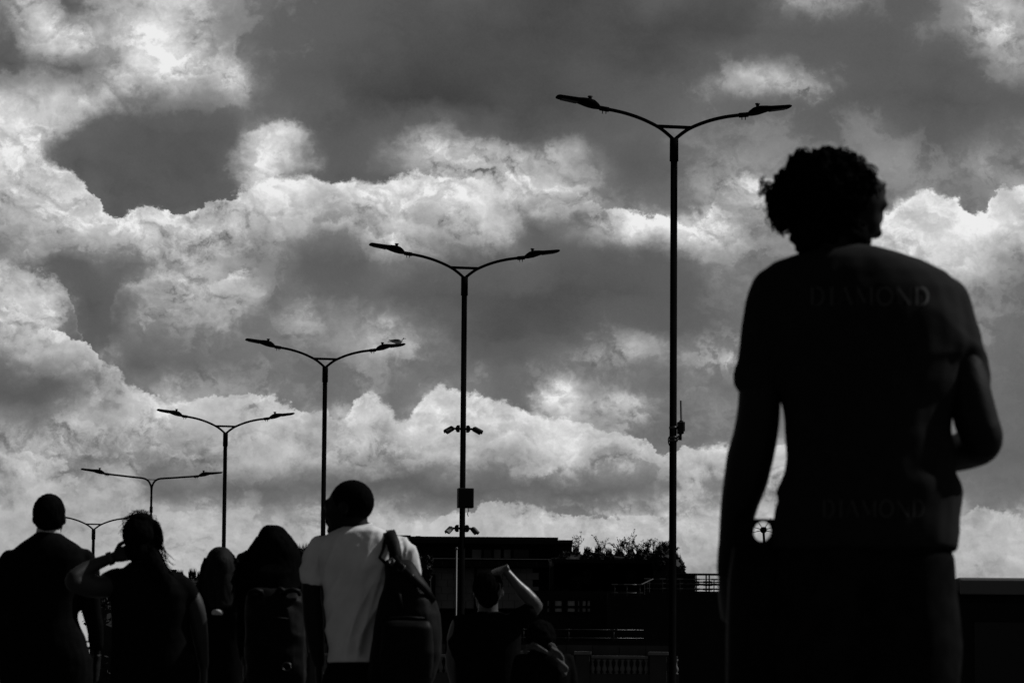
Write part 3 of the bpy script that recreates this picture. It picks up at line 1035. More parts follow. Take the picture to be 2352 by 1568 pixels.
railing(1409, 1474, (1342, 1361), (1412, 1440, 1470), 163.0, 'short metal railing on the lower terrace, left end, near the stairs')
railing(1484, 1790, (1330, 1340.5, 1352), (1487, 1522, 1562, 1600, 1640, 1680, 1722, 1765), 165.0, 'long three-bar metal railing across the terrace behind the nearest lamp')
railing(1596, 1760, (1319, 1336.5, 1343, 1353), (1599, 1622, 1629, 1660, 1692, 1730, 1756), 176.0, 'taller dark railing against the sky beside the stair head', MAT['lamp'], 0.028, 0.05, 0.035)
railing(1190, 1478, (1445, 1464), (1203, 1306.5, 1410), 150.0, 'low two-bar railing above the stone balustrade wall', None, 0.010, None, 0.014)
# stair rail rising to the terrace
p_a, p_b = at(1472, 1342, 163.4), at(1500, 1329, 164.8)
sr = empty('stair_rail', (p_a.x, p_a.y, 0), 0, 'sloping hand rail joining the lower railing to the long railing', 'railing')
k = MB(); k.tube([(0, 0, p_a.z), tuple(Vector((p_b.x - p_a.x, p_b.y - p_a.y, p_b.z)))], 0.022, 6); k.build('rail', MAT['steel'], sr)
for t in (0.3, 0.7):
    q_ = Vector((p_b.x - p_a.x, p_b.y - p_a.y, 0)) * t
    zt = p_a.z + (p_b.z - p_a.z) * t
    k = MB(); k.tube([(q_.x, q_.y, zt - 0.45), (q_.x, q_.y, zt)], 0.02, 6); k.build('post', MAT['steel'], sr)
# lower dark masonry carrying the low railing
lw = tag(part(empty_root := empty('retaining_wall', (at(1150, 1476, 150.5).x, 150.5, 0), 0, 'long dark retaining wall under the low two-bar railing', 'wall'), 'wall', MAT['darkwall'],
              [slab(700, 1560, 1470, None, 150.5, 8)]))

# stone balustrade
YS = 140.0
bal = empty('balustrade', (at(1130, 1510, YS).x, YS, 0), 0, 'stone balustrade with turned balusters and block pedestals at the foot of the picture', 'balustrade')
bx = bal.location.x
xa, xb = at(690, 1509, YS).x, at(1560, 1509, YS).x
zc = at(1400, 1505, YS).z
px_m = YS / FPX
part(bal, 'wall', MAT['stone'], [(xa, xb, YS + 0.6, YS + 1.0, 0, zc + 0.02)])
rr_n = random.Random(5)
x = xa
while x < xb - 0.3:                                    # upper course of blocks behind the coping
    w = 0.88
    zt0 = zc + 0.03
    part(bal, 'block', MAT['stone'], [(x + .012, x + w - .012, YS + 0.5 - 0.03 * rr_n.random(), YS + 1.0, zt0, zt0 + 0.34)])
    x += w
part(bal, 'plinth', MAT['stone'], [(xa, xb, YS - .12, YS + .22, 0, zc - 42 * px_m)])
peds = [(712, 724), (770, 800), (905, 940), (1072, 1100), (1192, 1226), (1322, 1354), (1492, 1531)]
for (a, b) in peds:
    xx0, xx1 = at(a, 1520, YS).x, at(b, 1520, YS).x
    part(bal, 'pedestal', MAT['stone'], [(xx0, xx1, YS - .20, YS + .30, 0, zc + 0.02)], 0.01)
    part(bal, 'pedestal_cap', MAT['stone_pale'], [(xx0 - .05, xx1 + .05, YS - .26, YS + .36, zc + 0.024, zc + 0.13)], 0.01)
edges = [at(690, 1509, YS).x] + [v for a, b in peds for v in (at(a, 1520, YS).x, at(b, 1520, YS).x)] + [xb]
k = MB()
zb0, zb1 = zc - 41.5 * px_m, zc - 7 * px_m
H_ = zb1 - zb0
prof = [(0, .075), (.07, .075), (.09, .045), (.16, .055), (.30, .085), (.42, .078), (.60, .042), (.80, .034), (.86, .05), (.92, .072), (1, .072)]
k.loft([[(rr_ * math.cos(a), rr_ * math.sin(a), zb0 + t * H_) for a in [2 * PI * q / 12 for q in range(12)]] for t, rr_ in prof])
bme = k.mesh('baluster', MAT['stone_pale'], True)
for i in range(0, len(edges), 2):
    e0, e1 = edges[i], edges[i + 1]
    part(bal, 'coping', MAT['stone_pale'], [(e0 + .055, e1 - .055, YS - .14, YS + .24, zc - 6.5 * px_m, zc)], 0.01)
    n_ = max(1, int((e1 - e0) / 0.185))
    for q in range(n_):
        o = link('baluster', bme, bal)
        o.location = (e0 + (e1 - e0) * (q + 0.5) / n_ - bx, 0.05, 0)


# ------------------------------------------------------------------ planting
def leaf_cloud(mb, boxes, n, size, rnd_, up=0.3):
    """Small folded leaves spread through the given volumes."""
    for _ in range(n):
        c, r_ = boxes[rnd_.randrange(len(boxes))]
        while True:
            d = Vector((rnd_.uniform(-1, 1), rnd_.uniform(-1, 1), rnd_.uniform(-1, 1)))
            if d.length <= 1:
                break
        d = d.normalized() * (0.55 + 0.5 * rnd_.random())
        p = Vector((c[0] + d.x * r_[0], c[1] + d.y * r_[1], c[2] + d.z * r_[2]))
        s_ = size * (0.6 + 0.8 * rnd_.random())
        a = Vector((rnd_.uniform(-1, 1), rnd_.uniform(-1, 1), rnd_.uniform(-1 + up, 1 + up))).normalized()
        b = a.cross(Vector((rnd_.uniform(-1, 1), rnd_.uniform(-1, 1), rnd_.uniform(-1, 1)))).normalized()
        mb.add([p - a * s_, p + b * s_ * .45, p + a * s_, p - b * s_ * .45], [(0, 1, 2, 3)])


def hedge(pxs, Y, depth, label, name='hedge', n=2600, leaf=0.07, seed=1, spikes=0, cat='hedge'):
    """pxs: (px, pytop) along the crest; a dense clipped or wild top over a solid inner mass."""
    rnd_ = random.Random(seed)
    pts = [at(a, b, Y) for a, b in pxs]
    cx_ = sum(p.x for p in pts) / len(pts)
    root = empty(name, (cx_, Y, 0), 0, label, cat)
    core = MB()
    rings = []
    for p in pts:
        t = p.z - 0.06
        rings.append([(p.x - cx_, -depth / 2, 0), (p.x - cx_, -depth / 2, t - 0.3), (p.x - cx_, -depth / 4, t), (p.x - cx_, depth / 4, t), (p.x - cx_, depth / 2, t - 0.3), (p.x - cx_, depth / 2, 0)])
    core.loft(rings)
    core.build('branches', MAT['leaf'], root)
    fm = MB()
    boxes = []
    for i in range(len(pts) - 1):
        steps = max(1, int((pts[i + 1].x - pts[i].x) / 0.25))
        for s_ in range(steps):
            t = (s_ + .5) / steps
            p = pts[i].lerp(pts[i + 1], t)
            j = rnd_.uniform(-.08, .08)
            boxes.append(((p.x - cx_, rnd_.uniform(-depth / 3, depth / 3), p.z - 0.12 + j), (0.24, depth / 3, 0.24)))
            boxes.append(((p.x - cx_, -depth / 2, p.z - rnd_.uniform(.3, 2.2)), (0.22, 0.15, 0.3)))
    leaf_cloud(fm, boxes, n, leaf, rnd_, 0.5)
    for _ in range(spikes):
        b = boxes[rnd_.randrange(len(boxes) // 2) * 2][0]
        q = Vector((b[0] + rnd_.uniform(-.12, .12), b[1], b[2] + .1))
        h_ = rnd_.uniform(.08, .30)
        tip = q + Vector((rnd_.uniform(-.05, .05), 0, h_ + .12))
        fm.add([q + Vector((-.012, 0, 0)), q + Vector((.012, 0, 0)), tip], [(0, 1, 2)])
    o = fm.build('foliage', MAT['leaf'], root)
    return root


hedge([(376, 1330), (400, 1327), (430, 1330), (470, 1331), (520, 1331), (560, 1330), (640, 1330), (700, 1330)], 150, 1.6,
      'long dark hedge with a spiky clipped top between the two women on the left', n=9000, leaf=.055, seed=4, spikes=2600)
hedge([(664, 1290), (686, 1276), (700, 1272), (716, 1274), (735, 1279), (760, 1283)], 156, 2.0, 'dark bush behind the shoulder of the white T-shirt man', 'bush', 2600, .06, 9, 200, 'bush')
hedge([(216, 1399), (236, 1390), (252, 1380), (262, 1384), (286, 1392)], 60, 1.0, 'small bush seen through the gap under the raised arm', 'bush', 1500, .03, 11, 400, 'bush')
hedge([(1262, 1290), (1285, 1275), (1310, 1272), (1335, 1274), (1360, 1276), (1385, 1273), (1410, 1276), (1435, 1278), (1460, 1277), (1490, 1276), (1520, 1270), (1545, 1268), (1556, 1290)], 177.5, 3.0,
      'long wild hedge along the edge of the roof garden', 'hedge', 15000, .07, 21, 1800)
hedge([(1502, 1290), (1512, 1270), (1525, 1262), (1540, 1266), (1552, 1282), (1562, 1292), (1560, 1302)], 175.0, 2.0, 'rounded bush behind the nearest lamp pole on the roof garden', 'bush', 4200, .07, 22, 300, 'bush')
hedge([(925, 1290), (950, 1274), (975, 1276), (990, 1288)], 181, 1.0, 'leafy shrub growing on the terrace behind the rucksack', 'bush', 1500, .09, 23, 60, 'bush')
bp = empty('brick_pier', (at(400, 1312, 152).x, 152, 0), 0, 'small square brick pier standing at the left end of the hedge', 'pier')
part(bp, 'shaft', MAT['brick'], [slab(394, 403.5, 1309, None, 152, 0.35)])
part(bp, 'cap', MAT['brick'], [slab(393.3, 404.3, 1307, 1308.8, 151.97, 0.42)])


def grass_stems(px0, pybase, tips, Y, label, seed):
    """Tall seed stems fanning up from one clump."""
    rnd_ = random.Random(seed)
    b = at(px0, pybase, Y)
    root = empty('tall_grass', b, 0, label, 'tall plant', 'tall seed stems on the roof garden')
    for (tx, ty) in tips:
        t = at(tx, ty, Y) - b
        n = 7
        st = MB()
        pts = []
        off = rnd_.uniform(-.12, .12)
        dy_ = rnd_.uniform(-.3, .3)
        for q in range(n + 1):
            u_ = q / n
            pts.append(Vector((off * (1 - u_) + t.x * (u_ ** 1.5), dy_ * u_, t.z * u_)))
        st.tube(pts, [0.011 - 0.008 * q / n for q in range(n + 1)], 4)
        for q in range(26):                                  # seed heads and small leaves on the stem
            u_ = rnd_.uniform(.35, 1.0)
            i = min(n - 1, int(u_ * n))
            p = pts[i].lerp(pts[i + 1], u_ * n - i)
            s_ = 0.018 + 0.022 * rnd_.random()
            a = Vector((rnd_.uniform(-1, 1), rnd_.uniform(-1, 1), rnd_.uniform(0, 1))).normalized()
            e = p + a * rnd_.uniform(.02, .10)
            c = a.cross(Vector((0.3, 1, .2))).normalized()
            st.add([e - a * s_, e + c * s_ * .6, e + a * s_, e - c * s_ * .6], [(0, 1, 2, 3)])
        st.build('stem', MAT['twig'], root)
    return root


grass_stems(1322, 1276, [(1318, 1232), (1325, 1226), (1336, 1222), (1312, 1248), (1330, 1232), (1338, 1240)], 177, 'tall thin seed stems rising left of the pair on the roof garden', 31)
grass_stems(1386, 1278, [(1362, 1231), (1368, 1238), (1372, 1246), (1380, 1240), (1396, 1236), (1366, 1234), (1390, 1250)], 177, 'tall seed stems bending left above the roof garden, right of the pair', 32)
grass_stems(1352, 1276, [(1345, 1262), (1350, 1258), (1358, 1260), (1362, 1266), (1340, 1268)], 177, 'short tuft of seed stems between the two tall clumps', 33)
grass_stems(716, 1278, [(712, 1250), (720, 1247), (726, 1252), (716, 1256)], 156, 'thin flower stems above the bush beside the white T-shirt shoulder', 34)


def twiggy(px0, pyb, Y, spread, label, seed, n=11):
    """Bare open shrub: forking twigs."""
    rnd_ = random.Random(seed)
    b = at(px0, pyb, Y)
    root = empty('bare_shrub', b, 0, label, 'shrub')
    tw, lf = MB(), MB()

    def grow(p, d, L_, r_, lev):
        e = p + d * L_
        tw.tube([p, p.lerp(e, .5) + Vector((rnd_.uniform(-.04, .04), 0, rnd_.uniform(-.02, .04))), e], [r_, r_ * .8, r_ * .6], 4)
        if lev > 1:
            for _ in range(2):
                a = Vector((rnd_.uniform(-1, 1), rnd_.uniform(-1, 1), rnd_.uniform(0, 1))).normalized()
                q = e + a * .03
                c = a.cross(Vector((0, 1, 0.1))).normalized()
                s_ = .032
                lf.add([q - a * s_, q + c * s_ * .5, q + a * s_, q - c * s_ * .5], [(0, 1, 2, 3)])
        if lev < 3:
            for _ in range(3):
                nd = (d + Vector((rnd_.uniform(-.7, .7), rnd_.uniform(-.4, .4), rnd_.uniform(-.25, .45)))).normalized()
                grow(p.lerp(e, rnd_.uniform(.5, 1)), nd, L_ * rnd_.uniform(.5, .75), r_ * .6, lev + 1)
    for q in range(n):
        a = (q / (n - 1) - .5) * spread
        grow(Vector((a * .6, rnd_.uniform(-.2, .2), -0.2)), Vector((a, rnd_.uniform(-.2, .2), 1)).normalized(), rnd_.uniform(.40, .58), .022, 0)
    tw.build('twigs', MAT['twig'], root)
    lf.build('leaves', MAT['leaf'], root)
    return root


twiggy(1478, 1276, 176.5, 2.2, 'open bare shrub with forked twigs, tallest on the roof garden', 41, 14)

# thin mast with radiating rods, seen through the ring handle
p0 = at(1753.5, 1216.5, 158)
ms = empty('radiating_mast', (p0.x, 158, 0), 0, 'thin mast with radiating rods seen through the round handle beside the big man', 'mast')
k = MB(); k.tube([(0.06, 0, 0), (0.03, 0, p0.z - .5), (0, 0, p0.z)], [0.07, 0.05, 0.045], 10); k.build('pole', MAT['lamp'], ms, smooth=True)
k = MB(); k.ell((0, 0, p0.z), (0.13, 0.10, 0.12), seg=12, rg=8); k.ell((.06, 0, p0.z + .05), (0.06, 0.06, 0.06), seg=8, rg=6); k.build('hub', MAT['lamp'], ms, smooth=True)
for a in (R(158), R(22), R(62), R(118), R(90), R(-10), R(190)):
    if a in (R(90),):
        continue
    k = MB(); k.tube([(0, 0, p0.z), (0.62 * math.cos(a), 0, p0.z + 0.62 * math.sin(a) * .9 - .05)], [0.018, 0.008], 5); k.build('rod', MAT['lamp'], ms)

# ------------------------------------------------------------------ parked van at the right edge
YV = 34.0
vx = at(2185, 1400, YV).x
vz = at(2290, 1325, YV).z
van = empty('van', (vx + 1.0, YV, 0), 0, 'dark van with pale roof panel parked behind the big man at the right edge', 'van')


def vbox(name, m_, x0, x1, y0, y1, z0, z1, bevel=0.02, parent=None):
    k_ = MB(); k_.box(x0, x1, y0, y1, z0, z1)
    return k_.build(name, m_, parent or van, bevel=bevel)


vbox('body', MAT['vanpaint'], -1.0, 1.0, 0, 5.2, 0.32, vz - 0.12, 0.08)
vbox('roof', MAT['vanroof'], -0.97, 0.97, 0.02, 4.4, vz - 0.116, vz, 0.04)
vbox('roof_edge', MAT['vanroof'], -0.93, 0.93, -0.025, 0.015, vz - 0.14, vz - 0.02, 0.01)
for s in (-1, 1):
    dr = vbox('rear_door', MAT['vanpaint'], min(s * 0.012, s * 0.92), max(s * 0.012, s * 0.92), -0.035, -0.003, 0.55, vz - 0.2, 0.02)
    vbox('rear_window', MAT['glass'], min(s * 0.10, s * 0.82), max(s * 0.10, s * 0.82), -0.045, -0.036, 1.35, vz - 0.36, 0.005, dr)
    vbox('handle', MAT['blackplastic'], min(s * 0.05, s * 0.18), max(s * 0.05, s * 0.18), -0.06, -0.037, 1.10, 1.16, 0.005, dr)
    vbox('tail_light', MAT['glass'], min(s * 0.93, s * 0.995), max(s * 0.93, s * 0.995), -0.02, 0.03, 0.85, 1.25, 0.005)
    for yy in (0.9, 4.2):
        k = MB(); k.tube([(s * 0.82, yy, 0.34), (s * 1.0, yy, 0.34)], 0.34, 24)
        w_ = k.build('wheel', MAT['rubber'], van)
        k = MB(); k.tube([(s * 0.99, yy, 0.34), (s * 1.01, yy, 0.34)], 0.20, 20); k.build('rim', MAT['steel'], w_)
vbox('bumper', MAT['blackplastic'], -0.98, 0.98, -0.12, -0.01, 0.36, 0.54, 0.03)
vbox('number_plate', MAT['stone_pale'], -0.25, 0.25, -0.05, -0.037, 0.92, 1.03, 0.003)

# ------------------------------------------------------------------ people
def ring(l, c_, y0, hx, hy, n=24, e=2.3, yaw=0.0):
    """Superellipse ring round centre c_ (Vector)."""
    out = []
    for k in range(n):
        a = 2 * PI * k / n
        ca, sa = math.cos(a), math.sin(a)
        x = hx * math.copysign(abs(ca) ** (2 / e), ca)
        y = hy * math.copysign(abs(sa) ** (2 / e), sa)
        out.append(Vector((c_.x + x * math.cos(yaw) - y * math.sin(yaw), c_.y + x * math.sin(yaw) + y * math.cos(yaw), c_.z)))
    return out


class Person:
    """Everything is measured from pixels at the person's own distance, then built in metres round the spot where they stand."""

    def __init__(self, Y, cx_, label, name='person'):
        self.Y = Y
        b = at(cx_, 1500, Y)
        self.base = Vector((b.x, Y, 0))
        self.s = Y / FPX
        self.label = label
        self.body, self.hands = MB(), MB()
        self.kids = []

    def L(self, px, py, dy=0.0):
        return at(px, py, self.Y + dy) - self.base

    def torso(self, mb, rows, shrink=0.0, e=2.3):
        rings = []
        for row in rows:
            py, l, r_, dep = row[:4]
            dy = row[4] if len(row) > 4 else 0.0
            c_ = self.L((l + r_) / 2, py, dy)
            rings.append(ring(0, c_, 0, max((r_ - l) / 2 * self.s - shrink, 0.02), max(dep - shrink, 0.02), e=e))
        mb.loft(rings[::-1])

    def limb(self, mb, pts, grow=0.0, sides=14, flat=None):
        P = [self.L(p[0], p[1], p[2]) for p in pts]
        rad = [max(p[3] * self.s + grow, 0.008) for p in pts]
        # resample for a soft bend
        Q, RR = [], []
        for i in range(len(P) - 1):
            p0_, p1_, p2_, p3_ = P[max(i - 1, 0)], P[i], P[i + 1], P[min(i + 2, len(P) - 1)]
            for k_ in range(4):
                t = k_ / 4
                Q.append(0.5 * ((2 * p1_) + (p2_ - p0_) * t + (2 * p0_ - 5 * p1_ + 4 * p2_ - p3_) * t * t + (3 * p1_ - p0_ - 3 * p2_ + p3_) * t ** 3))
                RR.append(rad[i] * (1 - t) + rad[i + 1] * t)
        Q.append(P[-1])
        RR.append(rad[-1])
        mb.tube(Q, RR, sides)
        mb.ell(P[0], (rad[0],) * 3, seg=12, rg=8)
        mb.ell(P[-1], (rad[-1],) * 3, seg=12, rg=8)

    def head(self, px, py, yaw=0.0, pitch=0.0, k=1.0, ears=True, tilt=0.0):
        """Head with face; px, py is the middle of the skull. yaw 0 looks away from the camera, + turns left."""
        c_ = self.L(px, py)
        self.hc = c_
        rot = Matrix.Rotation(yaw, 3, 'Z') @ Matrix.Rotation(pitch, 3, 'X') @ Matrix.Rotation(tilt, 3, 'Y')
        self.hrot = rot
        b = self.body

        def E(x, y, z, rx, ry, rz, r2=None):
            rr_ = rot if r2 is None else rot @ r2
            b.ell(c_ + rot @ Vector((x, y, z)) * k, (rx * k, ry * k, rz * k), rr_, 18, 12)
        E(0, -.012, .022, .076, .097, .092)
        E(0, .030, .000, .066, .066, .085)
        E(0, .040, -.055, .052, .052, .055)
        E(0, .082, -.088, .022, .020, .018)
        E(0, .090, .034, .048, .014, .012)
        for s in (-1, 1):
            E(s * .030, .088, .014, .014, .012, .010)
            E(s * .034, .076, -.018, .020, .020, .020)
            if ears:
                E(s * .079, -.004, -.004, .007, .019, .031, Matrix.Rotation(s * R(14), 3, 'Z'))
        b.tube([c_ + rot @ Vector((0, .092, .022)) * k, c_ + rot @ Vector((0, .112, -.008)) * k, c_ + rot @ Vector((0, .118, -.022)) * k], [.008 * k, .011 * k, .013 * k], 10)
        E(0, .104, -.026, .017, .012, .008)
        E(0, .096, -.047, .023, .013, .006)
        E(0, .094, -.058, .020, .013, .007)

    def neck(self, px0, py0, px1, py1, r_, dy=0.0):
        self.body.tube([self.L(px0, py0, dy), self.L(px1, py1, dy)], [r_, r_ * 1.12], 16)

    def hand(self, wrist, d, n, side, curl=0.5, k=1.0):
        """wrist point (local), d finger direction, n the way the palm faces, side = +1/-1 thumb side along d x n."""
        d = Vector(d).normalized()
        n = Vector(n)
        n = (n - d * n.dot(d)).normalized()
        sd = d.cross(n) * side
        h = self.hands
        h.loft([[wrist + d * t * k + sd * w * k * math.cos(a) + n * th * k * math.sin(a) for a in [2 * PI * q / 14 for q in range(14)]]
                for (t, w, th) in [(-.03, .026, .020), (0, .027, .019), (.03, .036, .019), (.065, .041, .017), (.095, .040, .013), (.100, .036, .010)]])
        for i, (off, ln, rr_) in enumerate([(.029, .072, .0088), (.010, .080, .0090), (-.010, .074, .0086), (-.029, .058, .0078)]):
            p = wrist + d * (.092 - .004 * abs(i - 1)) * k + sd * off * k
            a = 0.10 + 0.08 * i * curl
            pts = [p - d * .02 * k]
            rad = [rr_ * k]
            cur = p
            pts.append(cur)
            rad.append(rr_ * k)
            for q, fr in enumerate((.45, .30, .25)):
                a += curl * (0.55 + .1 * i)
                v = d * math.cos(a) + n * math.sin(a) + sd * off * .6
                cur = cur + v.normalized() * ln * fr * k
                pts.append(cur)
                rad.append(rr_ * (1 - .09 * (q + 1)) * k)
            h.tube(pts, rad, 9)
            h.ell(pts[-1], (rad[-1],) * 3, seg=9, rg=6)
        tp = wrist + d * .022 * k + sd * .026 * k
        t1 = tp + (d * .6 + sd * .75 + n * .25).normalized() * .038 * k
        t2 = t1 + (d * .85 + sd * .35 + n * .45).normalized() * .030 * k
        t3 = t2 + (d * .9 + sd * .05 + n * .5).normalized() * .022 * k
        h.tube([tp, t1, t2, t3], [.014 * k, .0115 * k, .010 * k, .0085 * k], 9)
        h.ell(t3, (.0085 * k,) * 3, seg=9, rg=6)

    def legs(self, px, hip_py, half, stance=0.10, r_=0.078, step=0.0):
        """Legs straight down from the hips to the paving, with shoes."""
        hip = self.L(px, hip_py)
        self.leg_pts = []
        for s in (-1, 1):
            x = hip.x + s * half
            st_ = s * step
            pts = [Vector((x, 0, hip.z)), Vector((x + s * .01, st_ * .4, hip.z * .52)), Vector((hip.x + s * stance, st_, 0.09))]
            self.body.tube([pts[0], pts[0].lerp(pts[1], .5), pts[1], pts[1].lerp(pts[2], .4), pts[2]], [r_, r_ * .88, r_ * .68, r_ * .68, r_ * .48], 14)
            self.leg_pts.append(pts)
        self.body.ell(Vector((hip.x, 0, hip.z + .01)), (half + r_ * .75, .095, .10))
        self.rl = r_

    def finish(self, skin, voxel=0.010):
        meshes = [remesh(self.body, voxel, skin, 5, name='person')]
        if self.hands.v:
            meshes.append(remesh(self.hands, 0.0036, skin, 3, name='hand'))
        me = join_mesh('person', meshes, skin)
        self.obj = link('person', me, None, self.base)
        tag(self.obj, self.label, 'person')
        return self.obj

    def cloth(self, name, mb, m_, voxel=0.010, disp=None, sm=6, label=None):
        o = link(name, remesh(mb, voxel, m_, sm, disp, name), self.obj)
        if label:
            o['label'] = label
        return o

    def trousers(self, m_, name='trousers', top=None, wide=1.25):
        mb = MB()
        for pts in self.leg_pts:
            r_ = self.rl
            mb.tube([pts[0], pts[0].lerp(pts[1], .5), pts[1], pts[1].lerp(pts[2], .5), pts[2] + Vector((0, 0, .02))],
                    [r_ * 1.12 + .01, r_ * wide * .98, r_ * wide * .85, r_ * wide * .80, r_ * wide * .72], 18)
        c_ = (self.leg_pts[0][0] + self.leg_pts[1][0]) / 2
        hw = abs(self.leg_pts[1][0].x - c_.x) + r_ * 1.05 + .008
        mb.loft([ring(0, c_ + Vector((0, 0, z)), 0, hw * k_, .13 * k_) for z, k_ in ((-.08, .9), (-.02, 1.0), (.03, .98), (.07, .90), (.10, .80))])
        self.cloth(name, mb, m_, 0.012, lambda P, N: 0.004 * vnoise(P * np.array([9, 9, 5.0])) + 0.003 * vnoise(P * np.array([20, 20, 11.0])))
        for s, pts in zip((-1, 1), self.leg_pts):
            f_ = pts[2]
            sh = MB()
            prof = [(-.10, .035, .045, .050), (-.07, .042, .060, .065), (-.02, .044, .070, .085), (.04, .045, .058, .062), (.10, .049, .045, .045), (.15, .045, .036, .034), (.185, .028, .024, .022)]
            sh.loft([[Vector((f_.x + w * math.cos(a), f_.y + y, max(0.006, z + h * math.sin(a)))) for a in [2 * PI * q / 14 for q in range(14)]] for (y, w, z, h) in prof])
            o = link('shoe', sh.mesh('shoe', MAT['shoe'], True), self.obj)


def folds(a1, a2, fr=(14, 14, 3.0), seed=0.0):
    def fn(P, N):
        Q = P * np.array(fr) + seed
        w = vnoise(P * 4 + 5 + seed)
        n_ = vnoise(Q + w[:, None] * 0.9)
        return a1 * (1 - 2 * np.abs(n_)) * 0.6 + a2 * vnoise(P * 24 + seed)
    return fn


def strands(mb, pts, r_, jitter, rnd_, n, sides=4):
    """Thin locks following a guide line of Vectors."""
    for _ in range(n):
        o = Vector((rnd_.gauss(0, jitter), rnd_.gauss(0, jitter), rnd_.gauss(0, jitter * .4)))
        k_ = rnd_.uniform(.5, 1.6)
        P = [p + o * (.3 + k_ * i / len(pts)) for i, p in enumerate(pts)]
        mb.tube(P, [r_] * (len(P) - 1) + [r_ * .3], sides)


def long_hair(P, rows, m_, seed, wisps=60, name='hair', voxel=0.009):
    """Cape of hair from outline rows (py, left, right, depth, dy), with combed relief and loose locks."""
    rnd_ = random.Random(seed)
    mb = MB()
    P.torso(mb, rows, 0, 2.0)
    mb.ell(P.hc + Vector((0, -.014, .026)), (.084, .102, .096), seg=22, rg=16)
    me = remesh(mb, voxel, m_, 5, lambda Q, N: 0.0008 * np.sin(np.arctan2(Q[:, 0] - P.hc.x, -(Q[:, 1] - P.hc.y)) * 90 + 4 * vnoise(Q * 9)) + 0.004 * vnoise(Q * np.array([20, 20, 4.0])) + 0.011 * vnoise(Q * np.array([9, 9, 6.0]) + seed), name)
    loose = MB()
    for _ in range(wisps):
        sgn = rnd_.choice((-1, 1))
        i0 = rnd_.randrange(max(1, len(rows) // 3), len(rows) - 1)
        pts = []
        for j in range(i0, min(i0 + 5, len(rows))):
            row = rows[j]
            ex = row[2] if sgn > 0 else row[1]
            pts.append(P.L(ex + sgn * rnd_.uniform(-2, 2.0) + sgn * (j - i0) * rnd_.uniform(-.6, 2.8), row[0] + rnd_.uniform(-4, 4), (row[4] if len(row) > 4 else 0) + rnd_.uniform(-.05, .05)))
        if len(pts) > 1:
            loose.tube(pts, [rnd_.uniform(.0016, .0042)] * (len(pts) - 1) + [0.0008], 4)
    for _ in range(wisps):
        j = rnd_.uniform(0, len(rows) - 1.01)
        q0, q1, t = rows[int(j)], rows[int(j) + 1], j - int(j)
        py = q0[0] + (q1[0] - q0[0]) * t
        sgn = rnd_.choice((-1, 1))
        ex = (q0[2] + (q1[2] - q0[2]) * t) if sgn > 0 else (q0[1] + (q1[1] - q0[1]) * t)
        out = sgn * rnd_.uniform(1, 8)
        loose.tube([P.L(ex - sgn * 5, py, rnd_.uniform(-.04, .03)), P.L(ex + out * .35, py + rnd_.uniform(4, 9), rnd_.uniform(-.04, .03)), P.L(ex + out, py + rnd_.uniform(14, 26), rnd_.uniform(-.04, .03)), P.L(ex + out * rnd_.uniform(.6, 1.3), py + rnd_.uniform(28, 44), rnd_.uniform(-.04, .03))],
                   [.0022, .0019, .0014, .0006], 4)
    meshes = [me]
    if loose.v:
        meshes.append(loose.mesh('locks', m_, True))
    o = link(name, join_mesh(name, meshes, m_), P.obj)
    return o


# ---- the big man at the right: seen from behind, curly hair, black T-shirt with lettering
A = Person(10.2, 1975, 'large curly-haired person seen from behind in a black lettered T-shirt, nearest of all')
A.head(1948, 452, R(-58), R(2), .96, ears=False)
A.neck(1912, 500, 1930, 610, 0.068)
A_rows = [(572, 1890, 2012, .065), (583, 1835, 2062, .085), (602, 1775, 2116, .100), (630, 1740, 2175, .112), (665, 1736, 2206, .122), (720, 1745, 2220, .132), (800, 1765, 2232, .136), (880, 1780, 2215, .136),
          (940, 1795, 2186, .132), (985, 1800, 2182, .130), (1020, 1803, 2190, .130), (1050, 1806, 2196, .130), (1085, 1800, 2195, .132), (1110, 1790, 2208, .134), (1132, 1781, 2211, .136), (1150, 1786, 2209, .136), (1175, 1776, 2206, .138), (1225, 1772, 2203, .140), (1262, 1774, 2200, .138)]
A.torso(A.body, A_rows, 0.030)
armL = [(1768, 668, 0, 46), (1757, 760, .0, 50), (1748, 850, .0, 50), (1743, 940, .0, 51), (1735, 1000, .01, 53), (1723, 1050, .02, 55.5), (1713, 1100, .04, 53), (1700, 1150, .06, 46), (1691, 1200, .08, 40), (1682, 1255, .10, 34), (1672, 1310, .12, 28)]
armR = [(2180, 690, 0, 42), (2196, 760, 0, 46), (2211, 830, -.01, 48), (2227, 900, -.02, 51), (2242, 965, -.02, 53), (2256, 1012, -.01, 49), (2222, 1032, .08, 47), (2165, 1046, .18, 42), (2110, 1050, .25, 32)]
A.limb(A.body, armL)
A.limb(A.body, armR)
A.hand(A.L(1668, 1325, .125), (0.05, .15, -1), (1, 0.2, 0), -1, 0.75, 1.08)
A.hand(A.L(2100, 1052, .29), (-1, .4, .1), (0, .3, -1), 1, 0.8, 1.08)
A.legs(1986, 1280, 0.102, 0.105, 0.098)
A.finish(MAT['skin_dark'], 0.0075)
sh = MB()
A.torso(sh, A_rows, 0)
A.limb(sh, [(1772, 662, 0, 50), (1757, 700, 0, 49), (1752, 760, 0, 50), (1750, 820, 0, 54), (1746, 862, 0, 61)], 0.0)
A.limb(sh, [(2172, 690, 0, 50), (2192, 760, 0, 53), (2208, 830, 0, 53), (2222, 875, 0, 54)], 0.0)
